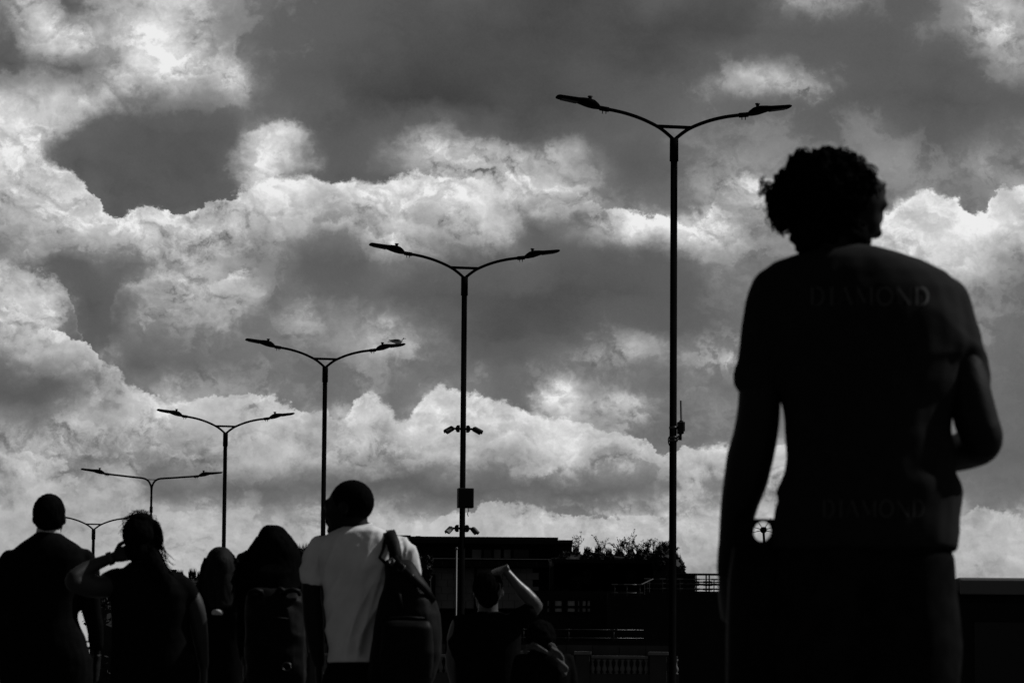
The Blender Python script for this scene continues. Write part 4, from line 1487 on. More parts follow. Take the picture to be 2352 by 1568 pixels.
A_shirt = A.cloth('t_shirt', sh, MAT['faded_black'], 0.0075, lambda P, N: folds(.011, .0015, (6, 6, 2.6), 3.0)(P, N) + folds(.006, .0, (12, 12, 16), 6.0)(P, N) * np.clip(1 - np.abs(P[:, 2] - 1.38) / .12, 0, 1)[:, None][:, 0] + folds(.008, .0, (14, 14, 9), 2.0)(P, N) * np.clip((1.02 - P[:, 2]) / .15, 0, 1), 8)
k = MB()
k.tube([A.L(1922, 583, 0) + Vector((math.cos(a) * .092, math.sin(a) * .078, -.012 + .022 * math.sin(a))) for a in [2 * PI * q / 28 for q in range(29)]], 0.0075, 8)
k.build('neckband', MAT['faded_black'], A.obj, smooth=True)
A.trousers(MAT['washed_denim'], wide=1.36)
# curly hair: core volume and many single curls
rnd = random.Random(12)
core = MB()
for (px, py, rx, rz, dep) in [(1892, 432, 92, 80, .115), (1888, 392, 62, 48, .10), (1846, 392, 38, 38, .08), (1818, 432, 34, 36, .07), (1798, 462, 30, 32, .07), (1812, 492, 30, 30, .07), (1838, 520, 26, 44, .06), (1934, 392, 44, 40, .08), (1966, 424, 36, 42, .08),
                              (1952, 455, 42, 50, .08), (1890, 500, 84, 58, .09), (1912, 548, 88, 48, .07), (1856, 550, 32, 40, .06), (1962, 545, 38, 46, .06)]:
    core.ell(A.L(px, py, -.01), (rx * A.s, dep, rz * A.s), seg=20, rg=14)
cme = remesh(core, 0.006, MAT['hair'], 2, lambda P, N: 0.010 * vnoise(P * 42) + 0.006 * vnoise(P * 90), 'hair')
cv = np.empty(len(cme.vertices) * 3); cme.vertices.foreach_get('co', cv); cv = cv.reshape(-1, 3)
cn = np.empty(len(cme.vertices) * 3); cme.vertices.foreach_get('normal', cn); cn = cn.reshape(-1, 3)
curls = MB()
zlow = A.L(1905, 520).z


def curl(p, n_, R_, turns, L_, r_, rnd_):
    ax = (n_ + Vector((rnd_.uniform(-.7, .7), rnd_.uniform(-.5, .5), rnd_.uniform(-.9, .3)))).normalized()
    a1 = ax.orthogonal().normalized()
    a2 = ax.cross(a1)
    N_ = int(9 * turns) + 3
    ph = rnd_.uniform(0, 6.28)
    pts = []
    for i in range(N_):
        t = i / (N_ - 1)
        a = ph + 2 * PI * turns * t
        rr_ = R_ * (1 - .25 * t)
        pts.append(p + ax * (L_ * t - .008) + (a1 * (math.cos(a) - math.cos(ph)) + a2 * (math.sin(a) - math.sin(ph))) * rr_ + Vector((0, 0, -.012 * t * t)))
    curls.tube(pts, [r_] * (N_ - 2) + [r_ * .7, r_ * .3], 5)


idx = [i for i in range(len(cv)) if cv[i][2] > zlow and (cv[i][1] < 0.03)]
rlobe = A.L(1998, 486).x
for i in rnd.sample(idx, 1100):
    p, n_ = Vector(cv[i]), Vector(cn[i])
    if p.x > rlobe - .035 and p.z < A.L(1998, 440).z and rnd.random() < .8:
        continue
    edge = 1 - abs(n_.y)
    curl(p, n_, rnd.uniform(.005, .011), rnd.uniform(.7, 1.5), rnd.uniform(.006, .015), rnd.uniform(.0018, .0034), rnd)
# the loose curls that stand out on the left side and nape
for (px, py, n) in [(1766, 436, 16), (1754, 424, 6), (1772, 458, 12), (1774, 478, 14), (1772, 500, 12), (1786, 512, 14), (1800, 520, 10), (2004, 440, 5), (1992, 392, 4), (1978, 372, 3), (1936, 345, 3), (2010, 418, 4)]:
    for _ in range(n):
        p = A.L(px + rnd.uniform(-5, 12), py + rnd.uniform(-10, 10), rnd.uniform(-.05, .03))
        n_ = (p - A.hc)
        n_.y *= .3
        curl(p, n_.normalized(), rnd.uniform(.008, .015), rnd.uniform(.6, 1.2), rnd.uniform(.008, .022), rnd.uniform(.0014, .0026), rnd)
link('hair', join_mesh('hair', [cme, curls.mesh('curls', MAT['hair'], True)], MAT['hair']), A.obj)

# lettering across the back: high-contrast capitals draped on the cloth
from mathutils.bvhtree import BVHTree
_bv = BVHTree.FromPolygons([v.co for v in A_shirt.data.vertices], [tuple(p.vertices) for p in A_shirt.data.polygons])


def letters(word, x0, x1, ytop, ybot, thick, thin, widths):
    """Stroke letters: each stroke is (points in a unit box, thick?)."""
    arc = lambda cx_, cy_, rx, ry, a0, a1, n=9: [(cx_ + rx * math.cos(R(a0 + (a1 - a0) * i / (n - 1))), cy_ - ry * math.sin(R(a0 + (a1 - a0) * i / (n - 1)))) for i in range(n)]
    GL = {'D': [([(0.12, 0), (0.12, 1)], 1), ([(0.0, 0), (0.45, 0)], 0), ([(0, 1), (0.45, 1)], 0), (arc(.42, .5, .48, .5, 90, -90), .8)],
          'I': [([(0.5, 0), (0.5, 1)], 1), ([(0.1, 0), (0.9, 0)], 0), ([(0.1, 1), (0.9, 1)], 0)],
          'A': [([(0.05, 1), (0.48, 0)], 0), ([(0.48, 0), (0.92, 1)], 1), ([(.25, .65), (.75, .65)], 0)],
          'M': [([(0.08, 0), (0.08, 1)], 0), ([(0.08, 0), (0.5, .9)], 1), ([(0.5, .9), (0.9, 0)], 0), ([(0.9, 0), (0.9, 1)], 1)],
          'O': [(arc(.5, .5, .46, .5, 90, 270), 1), (arc(.5, .5, .46, .5, 90, -90), 1)],
          'N': [([(0.08, 0), (0.08, 1)], 0), ([(0.08, 0), (0.9, 1)], 1), ([(0.9, 0), (0.9, 1)], 0)]}
    out = MB()
    tot = sum(widths)
    xx = x0
    for ch, w in zip(word, widths):
        cw = (x1 - x0) * w / tot
        for pts, th in GL[ch]:
            hw = (thin + (thick - thin) * th) / 2
            P2 = []
            for i in range(len(pts) - 1):
                n = max(2, int(math.dist(pts[i], pts[i + 1]) * 8))
                P2 += [tuple(pts[i][a] + (pts[i + 1][a] - pts[i][a]) * q / n for a in (0, 1)) for q in range(n)]
            P2.append(pts[-1])
            pix = [(xx + p[0] * cw * .82, ytop + p[1] * (ybot - ytop)) for p in P2]
            row = []
            for i, p in enumerate(pix):
                a, b = pix[max(i - 1, 0)], pix[min(i + 1, len(pix) - 1)]
                t = Vector((b[0] - a[0], b[1] - a[1])).normalized()
                nn = Vector((-t.y, t.x)) * hw
                for s in (-1, 1):
                    w0 = A.L(p[0] + nn.x * s, p[1] + nn.y * s, -.5)
                    w1 = A.L(p[0] + nn.x * s, p[1] + nn.y * s, .3)
                    hit = _bv.ray_cast(w0, (w1 - w0).normalized())
                    h_ = hit[0] if hit[0] is not None else w1
                    row.append(h_ - (w1 - w0).normalized() * .003)
            out.add(row, [(2 * i, 2 * i + 1, 2 * i + 3, 2 * i + 2) for i in range(len(pix) - 1)])
        xx += cw
    return out


letters('DIAMOND', 1862, 2142, 660, 700, 5.5, 1.2, [1.0, .55, 1.1, 1.2, 1.15, 1.1, 1.0]).build('lettering', MAT['print_ink'], A.obj)
letters('DIAMOND', 1890, 2130, 1148, 1186, 4.5, 1.1, [1.0, .55, 1.1, 1.2, 1.15, 1.1, 1.0]).build('lettering', MAT['print_ink'], A.obj)

# stiff black bag with a round hand hole, hanging from his left hand
bagc = A.L(1745, 1300, .02) + A.base
bag = empty('carrier_bag', bagc, 0, 'stiff black bag with a round hand hole held at the big man\'s left hip', 'bag')
N_ = 40
fr_, bk_ = [], []
outer, inner = [], []
for q in range(N_):
    a = 2 * PI * q / N_
    ca, sa = math.cos(a), math.sin(a)
    inner.append((1751 + 19.5 * ca + 1.5 * sa, 1220 - 22.5 * sa))
    m_ = max(abs(ca), abs(sa))
    outer.append((1747 + 62 * ca / m_, min(1252, max(1190.5, 1221 - 31 * sa / m_))))
k = MB()
vs = []
for dyv in (0.0, 0.035):
    for (ox, oy) in outer:
        vs.append(A.L(ox, oy, dyv) + A.base - bagc)
    for (ox, oy) in inner:
        vs.append(A.L(ox, oy, dyv) + A.base - bagc)
fs = []
n2_ = 2 * N_
for q in range(N_):
    r1 = (q + 1) % N_
    fs += [(q, r1, N_ + r1, N_ + q), (n2_ + q, n2_ + N_ + q, n2_ + N_ + r1, n2_ + r1), (q, n2_ + q, n2_ + r1, r1), (N_ + q, N_ + r1, n2_ + N_ + r1, n2_ + N_ + q)]
k.add(vs, fs)
k.build('handle_panel', MAT['nylon'], bag)
k = MB()
rr = []
for (py, l, r_, dep) in [(1251, 1686, 1806, .020), (1262, 1682, 1808, .045), (1330, 1672, 1812, .060), (1450, 1668, 1816, .065), (1600, 1668, 1820, .060), (1612, 1672, 1816, .045)]:
    c_ = A.L((l + r_) / 2, py, .018) + A.base - bagc
    rr.append(ring(0, c_, 0, (r_ - l) / 2 * A.s, dep, e=4.0))
k.loft(rr[::-1])
k.build('bag_body', MAT['nylon'], bag, smooth=True)

# ---- man in the white T-shirt with a rucksack on one shoulder
B = Person(19.0, 830, 'person with cropped hair in a white T-shirt, face turned left, rucksack on one shoulder')
B.head(800, 1167, R(74), R(-4), 1.06)
B.neck(812, 1190, 820, 1235, 0.060)
B_rows = [(1207, 795, 848, .052), (1214, 776, 872, .070), (1224, 756, 905, .088), (1238, 735, 925, .10), (1262, 727, 936, .11), (1300, 733, 930, .118), (1340, 741, 925, .12), (1380, 746, 918, .118), (1420, 748, 912, .114),
          (1460, 752, 908, .112), (1490, 756, 905, .125), (1512, 752, 904, .132), (1522, 751, 903, .134)]
B.torso(B.body, B_rows, .030)
aL = [(735, 1268, 0, 17), (722, 1300, 0, 19), (715, 1345, 0, 23), (717, 1390, .0, 23), (720, 1420, .0, 24), (725, 1470, .03, 21), (732, 1520, .06, 15)]
aR = [(918, 1268, 0, 17), (936, 1300, 0, 19), (948, 1350, 0, 22), (950, 1400, .02, 22), (945, 1450, .06, 20), (940, 1500, .10, 15)]
B.limb(B.body, aL)
B.limb(B.body, aR)
B.hand(B.L(733, 1528, .065), (0, .2, -1), (1, 0, 0), -1, .5, 1.0)
B.hand(B.L(939, 1508, .105), (0, .3, -1), (-1, 0, 0), 1, .5, 1.0)
B.legs(828, 1568, 0.082, 0.12, 0.078)
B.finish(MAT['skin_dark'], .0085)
sh = MB()
B.torso(sh, B_rows, 0)
B.limb(sh, [(735, 1255, 0, 25), (724, 1280, 0, 27), (720, 1305, 0, 27.5), (718, 1322, 0, 28)], 0)
B.limb(sh, [(915, 1252, 0, 24), (932, 1276, 0, 26), (940, 1300, 0, 26), (943, 1316, 0, 27)], 0)


def tee_folds(P, N):
    # long folds hang from the right shoulder blade and sweep down to the left hem
    x, y, z = P[:, 0], P[:, 1], P[:, 2]
    back = np.clip(-N[:, 1] * 1.2, 0, 1)
    zt = np.clip((z - 0.78) / 0.72, 0, 1)
    wob = vnoise(P * np.array([4, 4, 2.0]) + 3)

    def ridge(ang, across, along, seed):
        u = x * math.cos(ang) - z * math.sin(ang)
        v = x * math.sin(ang) + z * math.cos(ang)
        n_ = vnoise(np.stack([u * across + wob * .8 + seed, y * 2 + seed, v * along], 1))
        return 1 - 2.2 * np.abs(n_)
    low = np.clip(1.0 - zt, 0, 1)
    f = 0.011 * (0.25 + low) * ridge(R(24), 13, 1.6, 4.0) * (0.4 + 0.6 * np.clip(1.2 - zt, 0, 1))
    f += 0.007 * (0.3 + 0.7 * low) * ridge(R(12), 21, 3.0, 11.0)
    f += 0.008 * np.clip((0.98 - z) / 0.25, 0, 1) * ridge(R(-48), 15, 3.0, 17.0)
    f += 0.006 * np.clip((z - 1.28) / 0.12, 0, 1) * ridge(R(62), 18, 3.5, 23.0)
    f += 0.0016 * vnoise(P * 17) + 0.0007 * vnoise(P * 40)
    sl = np.clip((np.abs(x) - 0.20) / 0.04, 0, 1)
    f += 0.004 * sl * vnoise(P * np.array([12, 12, 24.0]))
    edge = np.clip((z - (z.min() + .012)) / .05, 0.15, 1)
    return 2.7 * f * (0.14 + 0.86 * back) * edge


B.cloth('t_shirt', sh, MAT['white_cotton'], .0065, tee_folds, 8)
k = MB()
nb = B.L(822, 1212, 0)
k.tube([nb + Vector((math.cos(a) * .058, math.sin(a) * .056, .010 + .010 * math.sin(a) + .008 * math.cos(a))) for a in [2 * PI * q / 28 for q in range(29)]], 0.0065, 8)
k.build('neckband', MAT['white_cotton'], B.obj, smooth=True)
B.trousers(MAT['denim'])
hb = MB()
hb.ell(B.hc + B.hrot @ Vector((0, -.018, .026)) * 1.06, (.0845, .103, .100), B.hrot, 24, 18)
link('hair', remesh(hb, .006, MAT['hair'], 2, lambda P, N: .0012 * vnoise(P * 160), 'hair'), B.obj)
# rucksack
rk = empty('rucksack', B.base + B.L(940, 1420, -.16), 0, 'bulky black rucksack slung from the right shoulder of the person in the white T-shirt', 'rucksack')
ro = rk.location.copy()


def RP(px, py, dy):
    return at(px, py, B.Y + dy) - ro


k = MB()
rr = []
for (py, l, r_, dep, dy) in [(1286, 888, 942, .03, -.13), (1296, 884, 952, .06, -.14), (1320, 884, 966, .09, -.15), (1350, 880, 984, .11, -.16), (1380, 873, 1000, .12, -.17), (1410, 866, 1009, .13, -.17),
                             (1450, 857, 1012, .135, -.17), (1500, 849, 1011, .135, -.17), (1550, 846, 1000, .12, -.17), (1590, 852, 985, .09, -.16)]:
    rr.append(ring(0, RP((l + r_) / 2, py, dy), 0, (r_ - l) / 2 * B.s, dep, e=2.8))
k.loft(rr[::-1])
link('bag_body', remesh(k, .008, MAT['nylon'], 4, folds(.008, .003, (9, 9, 6), 2.0), 'bag_body'), rk)
k = MB()
rr = []
for (py, l, r_, dep, dy) in [(1425, 885, 985, .03, -.30), (1440, 878, 992, .05, -.30), (1500, 872, 996, .055, -.30), (1560, 878, 990, .04, -.29)]:
    rr.append(ring(0, RP((l + r_) / 2, py, dy), 0, (r_ - l) / 2 * B.s, dep, e=3.2))
k.loft(rr[::-1])
link('pocket', remesh(k, .008, MAT['nylon'], 3, folds(.005, .002, (9, 9, 6), 5.0), 'pocket'), rk)


def ribbon(pts, w, t, side=None):
    """Flat webbing through points; side gives the width direction."""
    m_ = MB()
    rings = []
    for i, p in enumerate(pts):
        d_ = (pts[min(i + 1, len(pts) - 1)] - pts[max(i - 1, 0)]).normalized()
        sd = (side - d_ * side.dot(d_)).normalized()
        n_ = d_.cross(sd)
        rings.append([p + sd * w / 2 + n_ * t / 2, p - sd * w / 2 + n_ * t / 2, p - sd * w / 2 - n_ * t / 2, p + sd * w / 2 - n_ * t / 2])
    m_.loft(rings)
    return m_


ribbon([RP(893, 1229, .05), RP(891, 1220, -.01), RP(894, 1224, -.07), RP(903, 1246, -.125), RP(908, 1272, -.14), RP(908, 1300, -.16)], .058, .012, Vector((1, 0, .15))).build('shoulder_strap', MAT['nylon'], rk, smooth=True)
ribbon([RP(884, 1222, -.02), RP(884, 1240, -.10), RP(880, 1262, -.135), RP(872, 1280, -.14), RP(885, 1292, -.15)], .014, .006, Vector((1, 0, .15))).build('strap', MAT['nylon'], rk, smooth=True)
ribbon([RP(905, 1280, -.19), RP(920, 1300, -.23), RP(945, 1325, -.26), RP(975, 1352, -.27), RP(998, 1380, -.24)], .030, .008, Vector((.6, 0, .8))).build('strap', MAT['nylon'], rk, smooth=True)
ribbon([RP(898, 1300, -.21), RP(906, 1330, -.25), RP(915, 1360, -.28), RP(922, 1400, -.30)], .022, .006, Vector((1, 0, .2))).build('strap', MAT['nylon'], rk, smooth=True)
k = MB(); k.tube([RP(899, 1282, -.20), RP(905, 1288, -.215), RP(900, 1298, -.225), RP(893, 1292, -.215), RP(899, 1282, -.20)], .006, 6); k.build('buckle', MAT['steel'], rk, smooth=True)
k = MB(); k.tube([RP(918, 1292, -.245), RP(930, 1300, -.255), RP(924, 1312, -.262)], .005, 6); k.build('buckle', MAT['steel'], rk, smooth=True)
k = MB(); k.tube([RP(945, 1320, -.262), RP(949, 1324, -.266)], .009, 6); k.build('stud', MAT['steel'], rk, smooth=True)
k = MB(); k.tube([RP(885, 1422, -.342), RP(900, 1418, -.352), RP(935, 1416, -.358), RP(975, 1419, -.352)], .004, 5); k.build('zip', MAT['nylon'], rk, smooth=True)

# ---- man in a dark suit at the left edge
C = Person(19.5, 108, 'short-haired person from behind in a dark suit jacket with white collar, at left edge')
C.head(114, 1192, R(-6), R(-2), .93)
C.neck(112, 1200, 110, 1245, 0.046)
C_rows = [(1222, 86, 136, .060), (1232, 74, 148, .078), (1246, 52, 172, .095), (1262, 32, 193, .108), (1285, 18, 203, .118), (1320, 12, 198, .125), (1350, 8, 188, .128), (1380, 6, 180, .126), (1420, 6, 179, .125), (1436, 6, 184, .126), (1466, 4, 196, .13), (1486, 2, 201, .135), (1510, 2, 212, .135), (1545, 0, 214, .135), (1600, 2, 210, .13)]
C.torso(C.body, C_rows, .03)
cR = [(194, 1282, 0, 21), (205, 1312, 0, 22), (208, 1355, 0, 20), (211, 1400, .02, 20), (218, 1440, .04, 18), (222, 1480, .06, 14.5), (222, 1510, .07, 12)]
cL = [(22, 1285, 0, 21), (8, 1320, 0, 22), (2, 1370, 0, 21), (0, 1420, .02, 20), (2, 1470, .05, 17), (4, 1520, .08, 13)]
C.limb(C.body, cR, -.008)
C.limb(C.body, cL, -.008)
C.hand(C.L(222, 1516, .075), (-.05, .15, -1), (-1, 0, 0), 1, .5, .98)
C.hand(C.L(4, 1528, .085), (.05, .15, -1), (1, 0, 0), -1, .5, .98)
C.legs(100, 1570, 0.075, 0.11, .072)
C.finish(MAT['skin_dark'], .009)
k = MB()
C.torso(k, C_rows, 0)
C.limb(k, cR[:-1], .004)
C.limb(k, cL[:-1], .004)
k.tube([C.L(112, 1226, 0) + Vector((math.cos(a) * .064, math.sin(a) * .062, -.012 + .012 * math.sin(a))) for a in [2 * PI * q / 24 for q in range(25)]], 0.009, 8)
C.cloth('jacket', k, MAT['wool'], .009, folds(.005, .001, (9, 9, 4), 8.0), 6)
k = MB()
cc_ = C.L(111, 1216.5, 0)
k.loft([ring(0, cc_ + Vector((0, 0, z)), 0, rx, ry, e=2.0) for z, rx, ry in ((-.035, .062, .062), (-.012, .057, .060), (.008, .0535, .058), (.011, .050, .054))])
k.build('shirt_collar', MAT['collar'], C.obj, smooth=True)
C.trousers(MAT['wool'])
hb = MB()
hb.ell(C.hc + C.hrot @ Vector((0, -.016, .025)), (.0755, .098, .094), C.hrot, 24, 18)
hb.ell(C.hc + C.hrot @ Vector((0, -.048, .0)), (.058, .046, .046), C.hrot, 20, 14)
link('hair', remesh(hb, .006, MAT['hair'], 2, lambda P, N: .002 * vnoise(P * np.array([120, 120, 40.])) + .002 * vnoise(P * 40), 'hair'), C.obj)

# ---- woman with her left arm raised to the back of her head
D_ = Person(18.8, 340, 'person with pinned-up dark hair and one bare arm raised behind the head')
D_.head(318, 1238, R(4), R(-4), .87, ears=False)
D_.neck(326, 1250, 330, 1300, .050)
D_rows = [(1290, 300, 362, .055), (1303, 284, 384, .075), (1322, 262, 406, .092), (1345, 252, 428, .102), (1365, 252, 440, .106), (1400, 254, 438, .106), (1440, 258, 432, .102), (1480, 258, 436, .104), (1530, 254, 446, .115), (1600, 252, 450, .118)]
D_.torso(D_.body, D_rows, .026)
dL = [(262, 1334, 0, 26), (240, 1346, -.04, 27), (205, 1347, -.10, 25), (170, 1340, -.14, 19)]
dL2 = [(167, 1338, -.14, 18), (169, 1326, -.14, 18), (196, 1308, -.10, 18), (228, 1292, -.06, 15), (256, 1281, -.03, 12)]
dR = [(418, 1350, 0, 24), (440, 1376, 0, 24), (453, 1410, 0, 21), (460, 1460, .03, 19), (466, 1510, .06, 14), (468, 1530, .07, 12)]
D_.limb(D_.body, dL)
D_.limb(D_.body, dL2)
D_.limb(D_.body, dR)
D_.hand(D_.L(262, 1279, -.02), (1, .1, .35), (0.1, 1, -.2), 1, .35, .92)
D_.hand(D_.L(468, 1536, .07), (0, .15, -1), (-1, 0, 0), 1, .5, .92)
D_.legs(348, 1585, .072, .10, .070)
D_.finish(MAT['skin'], .008)
k = MB()
D_.torso(k, D_rows, 0)
D_.limb(k, [(268, 1330, 0, 28), (250, 1342, -.02, 29)], 0)
D_.limb(k, [(405, 1338, 0, 26), (425, 1356, 0, 27), (436, 1376, 0, 26)], 0)
D_.cloth('top', k, MAT['black_cotton'], .009, folds(.005, .001, (10, 10, 4), 1.0), 6)
D_.trousers(MAT['denim'])
k = MB()
wv_ = D_.L(253, 1282, -.03)
wd = Vector((1, 0, .42)).normalized()
k.tube([wv_ - wd * .012, wv_ + wd * .012], [.031, .030], 16)
k.build('bracelet', MAT['steel'], D_.obj, smooth=True)
# hair: cap, side loop with an open gap, and a tail down the right
rnd = random.Random(5)
hb = MB()
hb.ell(D_.L(321, 1226), (.079, .098, .086), seg=22, rg=16)
hb.ell(D_.L(309, 1226), (.052, .075, .074), seg=16, rg=10)
hb.ell(D_.L(326, 1192, -.02), (.045, .05, .030), seg=16, rg=10)
hb.ell(D_.L(318, 1262, -.02), (.062, .07, .060), seg=16, rg=10)
D_.limb(hb, [(338, 1196, -.03, 16), (360, 1208, -.03, 8), (368, 1228, -.03, 7.5), (366, 1248, -.03, 9), (352, 1262, -.03, 16), (352, 1290, -.06, 22), (366, 1318, -.08, 22), (380, 1345, -.09, 18), (384, 1370, -.09, 8)])
hme = remesh(hb, .006, MAT['hair'], 3, lambda P, N: .003 * vnoise(P * np.array([60, 60, 16.])) + .002 * vnoise(P * 60), 'hair')
wz = MB()
for _ in range(34):
    x0_, y0_ = 372 + rnd.uniform(-4, 4), 1262 + rnd.uniform(-20, 30)
    pts = [D_.L(x0_ - 8, y0_ - 16, -.05), D_.L(x0_ + rnd.uniform(-3, 3), y0_, -.05), D_.L(x0_ + rnd.uniform(2, 10), y0_ + 18, -.05), D_.L(x0_ + rnd.uniform(8, 34), y0_ + 34 + rnd.uniform(-4, 8), -.05)]
    wz.tube(pts, [.0016, .0016, .0013, .0006], 4)
for _ in range(40):
    a = rnd.uniform(R(20), R(170))
    c0 = D_.L(322, 1222)
    p = c0 + Vector((math.cos(a) * .079, rnd.uniform(-.03, .03), math.sin(a) * .087))
    t_ = Vector((math.sin(a), 0, -math.cos(a))) * rnd.choice((-1, 1))
    wz.tube([p, p + t_ * .02 + Vector((math.cos(a), 0, math.sin(a))) * .006, p + t_ * .04 + Vector((math.cos(a), 0, math.sin(a))) * rnd.uniform(.0, .014)], [.0015, .0013, .0006], 4)
link('hair', join_mesh('hair', [hme, wz.mesh('locks', MAT['hair'], True)], MAT['hair']), D_.obj)

# ---- fair-haired head between the women
E_ = Person(22.0, 508, 'smaller person with soft fair hair seen from behind, under the fourth lamp')
E_.head(508, 1315, 0, R(-3), .95, ears=False)
E_.neck(508, 1320, 508, 1372, .05)
E_rows = [(1348, 482, 534, .055), (1358, 460, 558, .08), (1378, 448, 570, .095), (1420, 446, 572, .105), (1470, 456, 562, .105), (1530, 450, 566, .115), (1600, 450, 566, .115)]
E_.torso(E_.body, E_rows, .024)
for s, x in ((-1, 452), (1, 566)):
    pts = [(x, 1396, 0, 19), (x + s * 8, 1440, 0, 18), (x + s * 10, 1490, .02, 17), (x + s * 8, 1540, .06, 13)]
    E_.limb(E_.body, pts)
    E_.hand(E_.L(x + s * 8, 1548, .065), (0, .15, -1), (-s, 0, 0), s, .5, .9)
E_.legs(508, 1600, .075, .10, .07)
E_.finish(MAT['skin'], .010)
k = MB()
E_.torso(k, E_rows, 0)
for s, x in ((-1, 452), (1, 566)):
    E_.limb(k, [(x, 1394, 0, 20), (x + s * 8, 1440, 0, 20), (x + s * 10, 1490, .02, 18.5)], 0)
E_.cloth('jacket', k, MAT['wool'], .010, folds(.005, .001, (10, 10, 4), 4.0), 6)
E_.trousers(MAT['denim'])
long_hair(E_, [(1257.5, 497, 519, .03, -.0), (1262, 488, 528, .06), (1270, 479, 536, .08), (1284, 471, 543, .095), (1300, 466, 549, .098), (1325, 461, 554, .095, -.01), (1350, 457, 558, .085, -.02), (1375, 462, 552, .07, -.04), (1398, 474, 540, .05, -.07)],
          MAT['hair_fair'], 3, 260)
k = MB()
k.loft([ring(0, E_.L(500, py, -.08), 0, hw * E_.s, dp, e=2.2) for py, hw, dp in ((1412, 13, .035), (1408, 15, .05), (1402, 13, .05), (1398.5, 8, .04))])
k.build('collar', MAT['collar'], E_.obj, smooth=True)

# ---- head just behind, half hidden by the long-haired woman
F_ = Person(24.0, 570, 'mostly hidden person, only a dark head top shows left of the long-haired person')
F_.head(569, 1316, 0, 0, 1.0)
F_.neck(569, 1340, 569, 1385, .055)
F_rows = [(1370, 545, 594, .055), (1382, 520, 618, .09), (1402, 500, 640, .11), (1450, 500, 640, .115), (1540, 505, 632, .115), (1620, 505, 632, .115)]
F_.torso(F_.body, F_rows, .024)
for s, x in ((-1, 505), (1, 634)):
    F_.limb(F_.body, [(x, 1400, 0, 18), (x + s * 8, 1460, 0, 18), (x + s * 8, 1540, .04, 13)])
    F_.hand(F_.L(x + s * 8, 1546, .05), (0, .15, -1), (-s, 0, 0), s, .5, .95)
F_.legs(569, 1600, .088, .10, .08)
F_.finish(MAT['skin_dark'], .011)
k = MB()
F_.torso(k, F_rows, 0)
for s, x in ((-1, 505), (1, 634)):
    F_.limb(k, [(x, 1400, 0, 20), (x + s * 8, 1460, 0, 20), (x + s * 8, 1530, .04, 16)])
F_.cloth('jacket', k, MAT['wool'], .011, folds(.005, .001, (10, 10, 4), 6.0), 5)
F_.trousers(MAT['denim'])
hb = MB(); hb.ell(F_.hc + Vector((0, -.014, .028)), (.086, .103, .098), seg=22, rg=16)
link('hair', remesh(hb, .006, MAT['hair'], 2, lambda P, N: .006 * vnoise(P * 55) + .003 * vnoise(P * 130), 'hair'), F_.obj)

# ---- long-haired woman with a small rucksack
G_ = Person(20.0, 628, 'person with long straight dark hair and a small rucksack, left of the white T-shirt')
G_.head(628, 1269, 0, R(-3), .97, ears=False)
G_.neck(628, 1275, 628, 1325, .05)
G_rows = [(1310, 600, 656, .06), (1324, 582, 674, .085), (1342, 568, 688, .10), (1370, 564, 692, .108), (1430, 570, 688, .105), (1490, 572, 690, .108), (1560, 566, 696, .12), (1620, 566, 696, .12)]
G_.torso(G_.body, G_rows, .024)
for s, x in ((-1, 572), (1, 684)):
    G_.limb(G_.body, [(x, 1350, 0, 20), (x + s * 6, 1400, 0, 19), (x + s * 8, 1460, .02, 18), (x + s * 6, 1520, .06, 13)])
    G_.hand(G_.L(x + s * 6, 1528, .065), (0, .15, -1), (-s, 0, 0), s, .5, .92)
G_.legs(630, 1590, .075, .10, .07)
G_.finish(MAT['skin'], .009)
k = MB()
G_.torso(k, G_rows, 0)
for s, x in ((-1, 572), (1, 684)):
    G_.limb(k, [(x, 1348, 0, 22), (x + s * 6, 1400, 0, 21), (x + s * 8, 1460, .02, 19.5), (x + s * 6, 1510, .06, 16)])
G_.cloth('jacket', k, MAT['wool'], .010, folds(.005, .001, (10, 10, 4), 7.0), 5)
G_.trousers(MAT['denim'])
long_hair(G_, [(1205, 617, 640, .03), (1210, 606, 651, .06), (1220, 598, 659, .08), (1235, 591, 669, .095), (1252, 581, 679, .10), (1272, 568, 690, .10, -.01), (1295, 555, 696, .10, -.02), (1316, 545, 698, .10, -.04), (1337, 538, 702, .09, -.06), (1352, 556, 692, .06, -.10), (1362, 585, 675, .04, -.12)],
          MAT['hair'], 8, 220)
gk = empty('rucksack', G_.base + G_.L(630, 1450, -.20), 0, 'small dark rucksack with gathered top on the back of the long-haired person', 'rucksack')
go = gk.location.copy()


def GP(px, py, dy):
    return at(px, py, G_.Y + dy) - go


k = MB()
rr = []
for (py, l, r_, dep) in [(1353, 592, 680, .035), (1358, 576, 690, .06), (1370, 568, 695, .08), (1400, 565, 697, .10), (1450, 564, 699, .11), (1500, 565, 700, .11), (1550, 568, 700, .10), (1590, 576, 692, .07)]:
    rr.append(ring(0, GP((l + r_) / 2, py, -.20), 0, (r_ - l) / 2 * G_.s, dep, e=3.0))
k.loft(rr[::-1])
link('bag_body', remesh(k, .008, MAT['nylon'], 3, folds(.012, .003, (12, 12, 12), 9.0), 'bag_body'), gk)
for (xa_, xb_, yc) in ((571, 604, 1357), (634, 654, 1354), (655, 689, 1356)):
    k = MB(); k.tube([GP(xa_, yc + 9, -.27), GP(xa_ + 4, yc + 2, -.28), GP((xa_ + xb_) / 2, yc - 2, -.285), GP(xb_ - 4, yc + 1, -.28), GP(xb_, yc + 11, -.27)], [.008, .011, .013, .012, .008], 10)
    k.build('piping', MAT['nylon'], gk, smooth=True)
k = MB(); k.tube([GP(658 + 10 * math.cos(a), 1530 - 9 * math.sin(a), -.315) for a in [2 * PI * q / 20 for q in range(21)]], .0035, 6); k.build('badge_ring', MAT['steel'], gk, smooth=True)
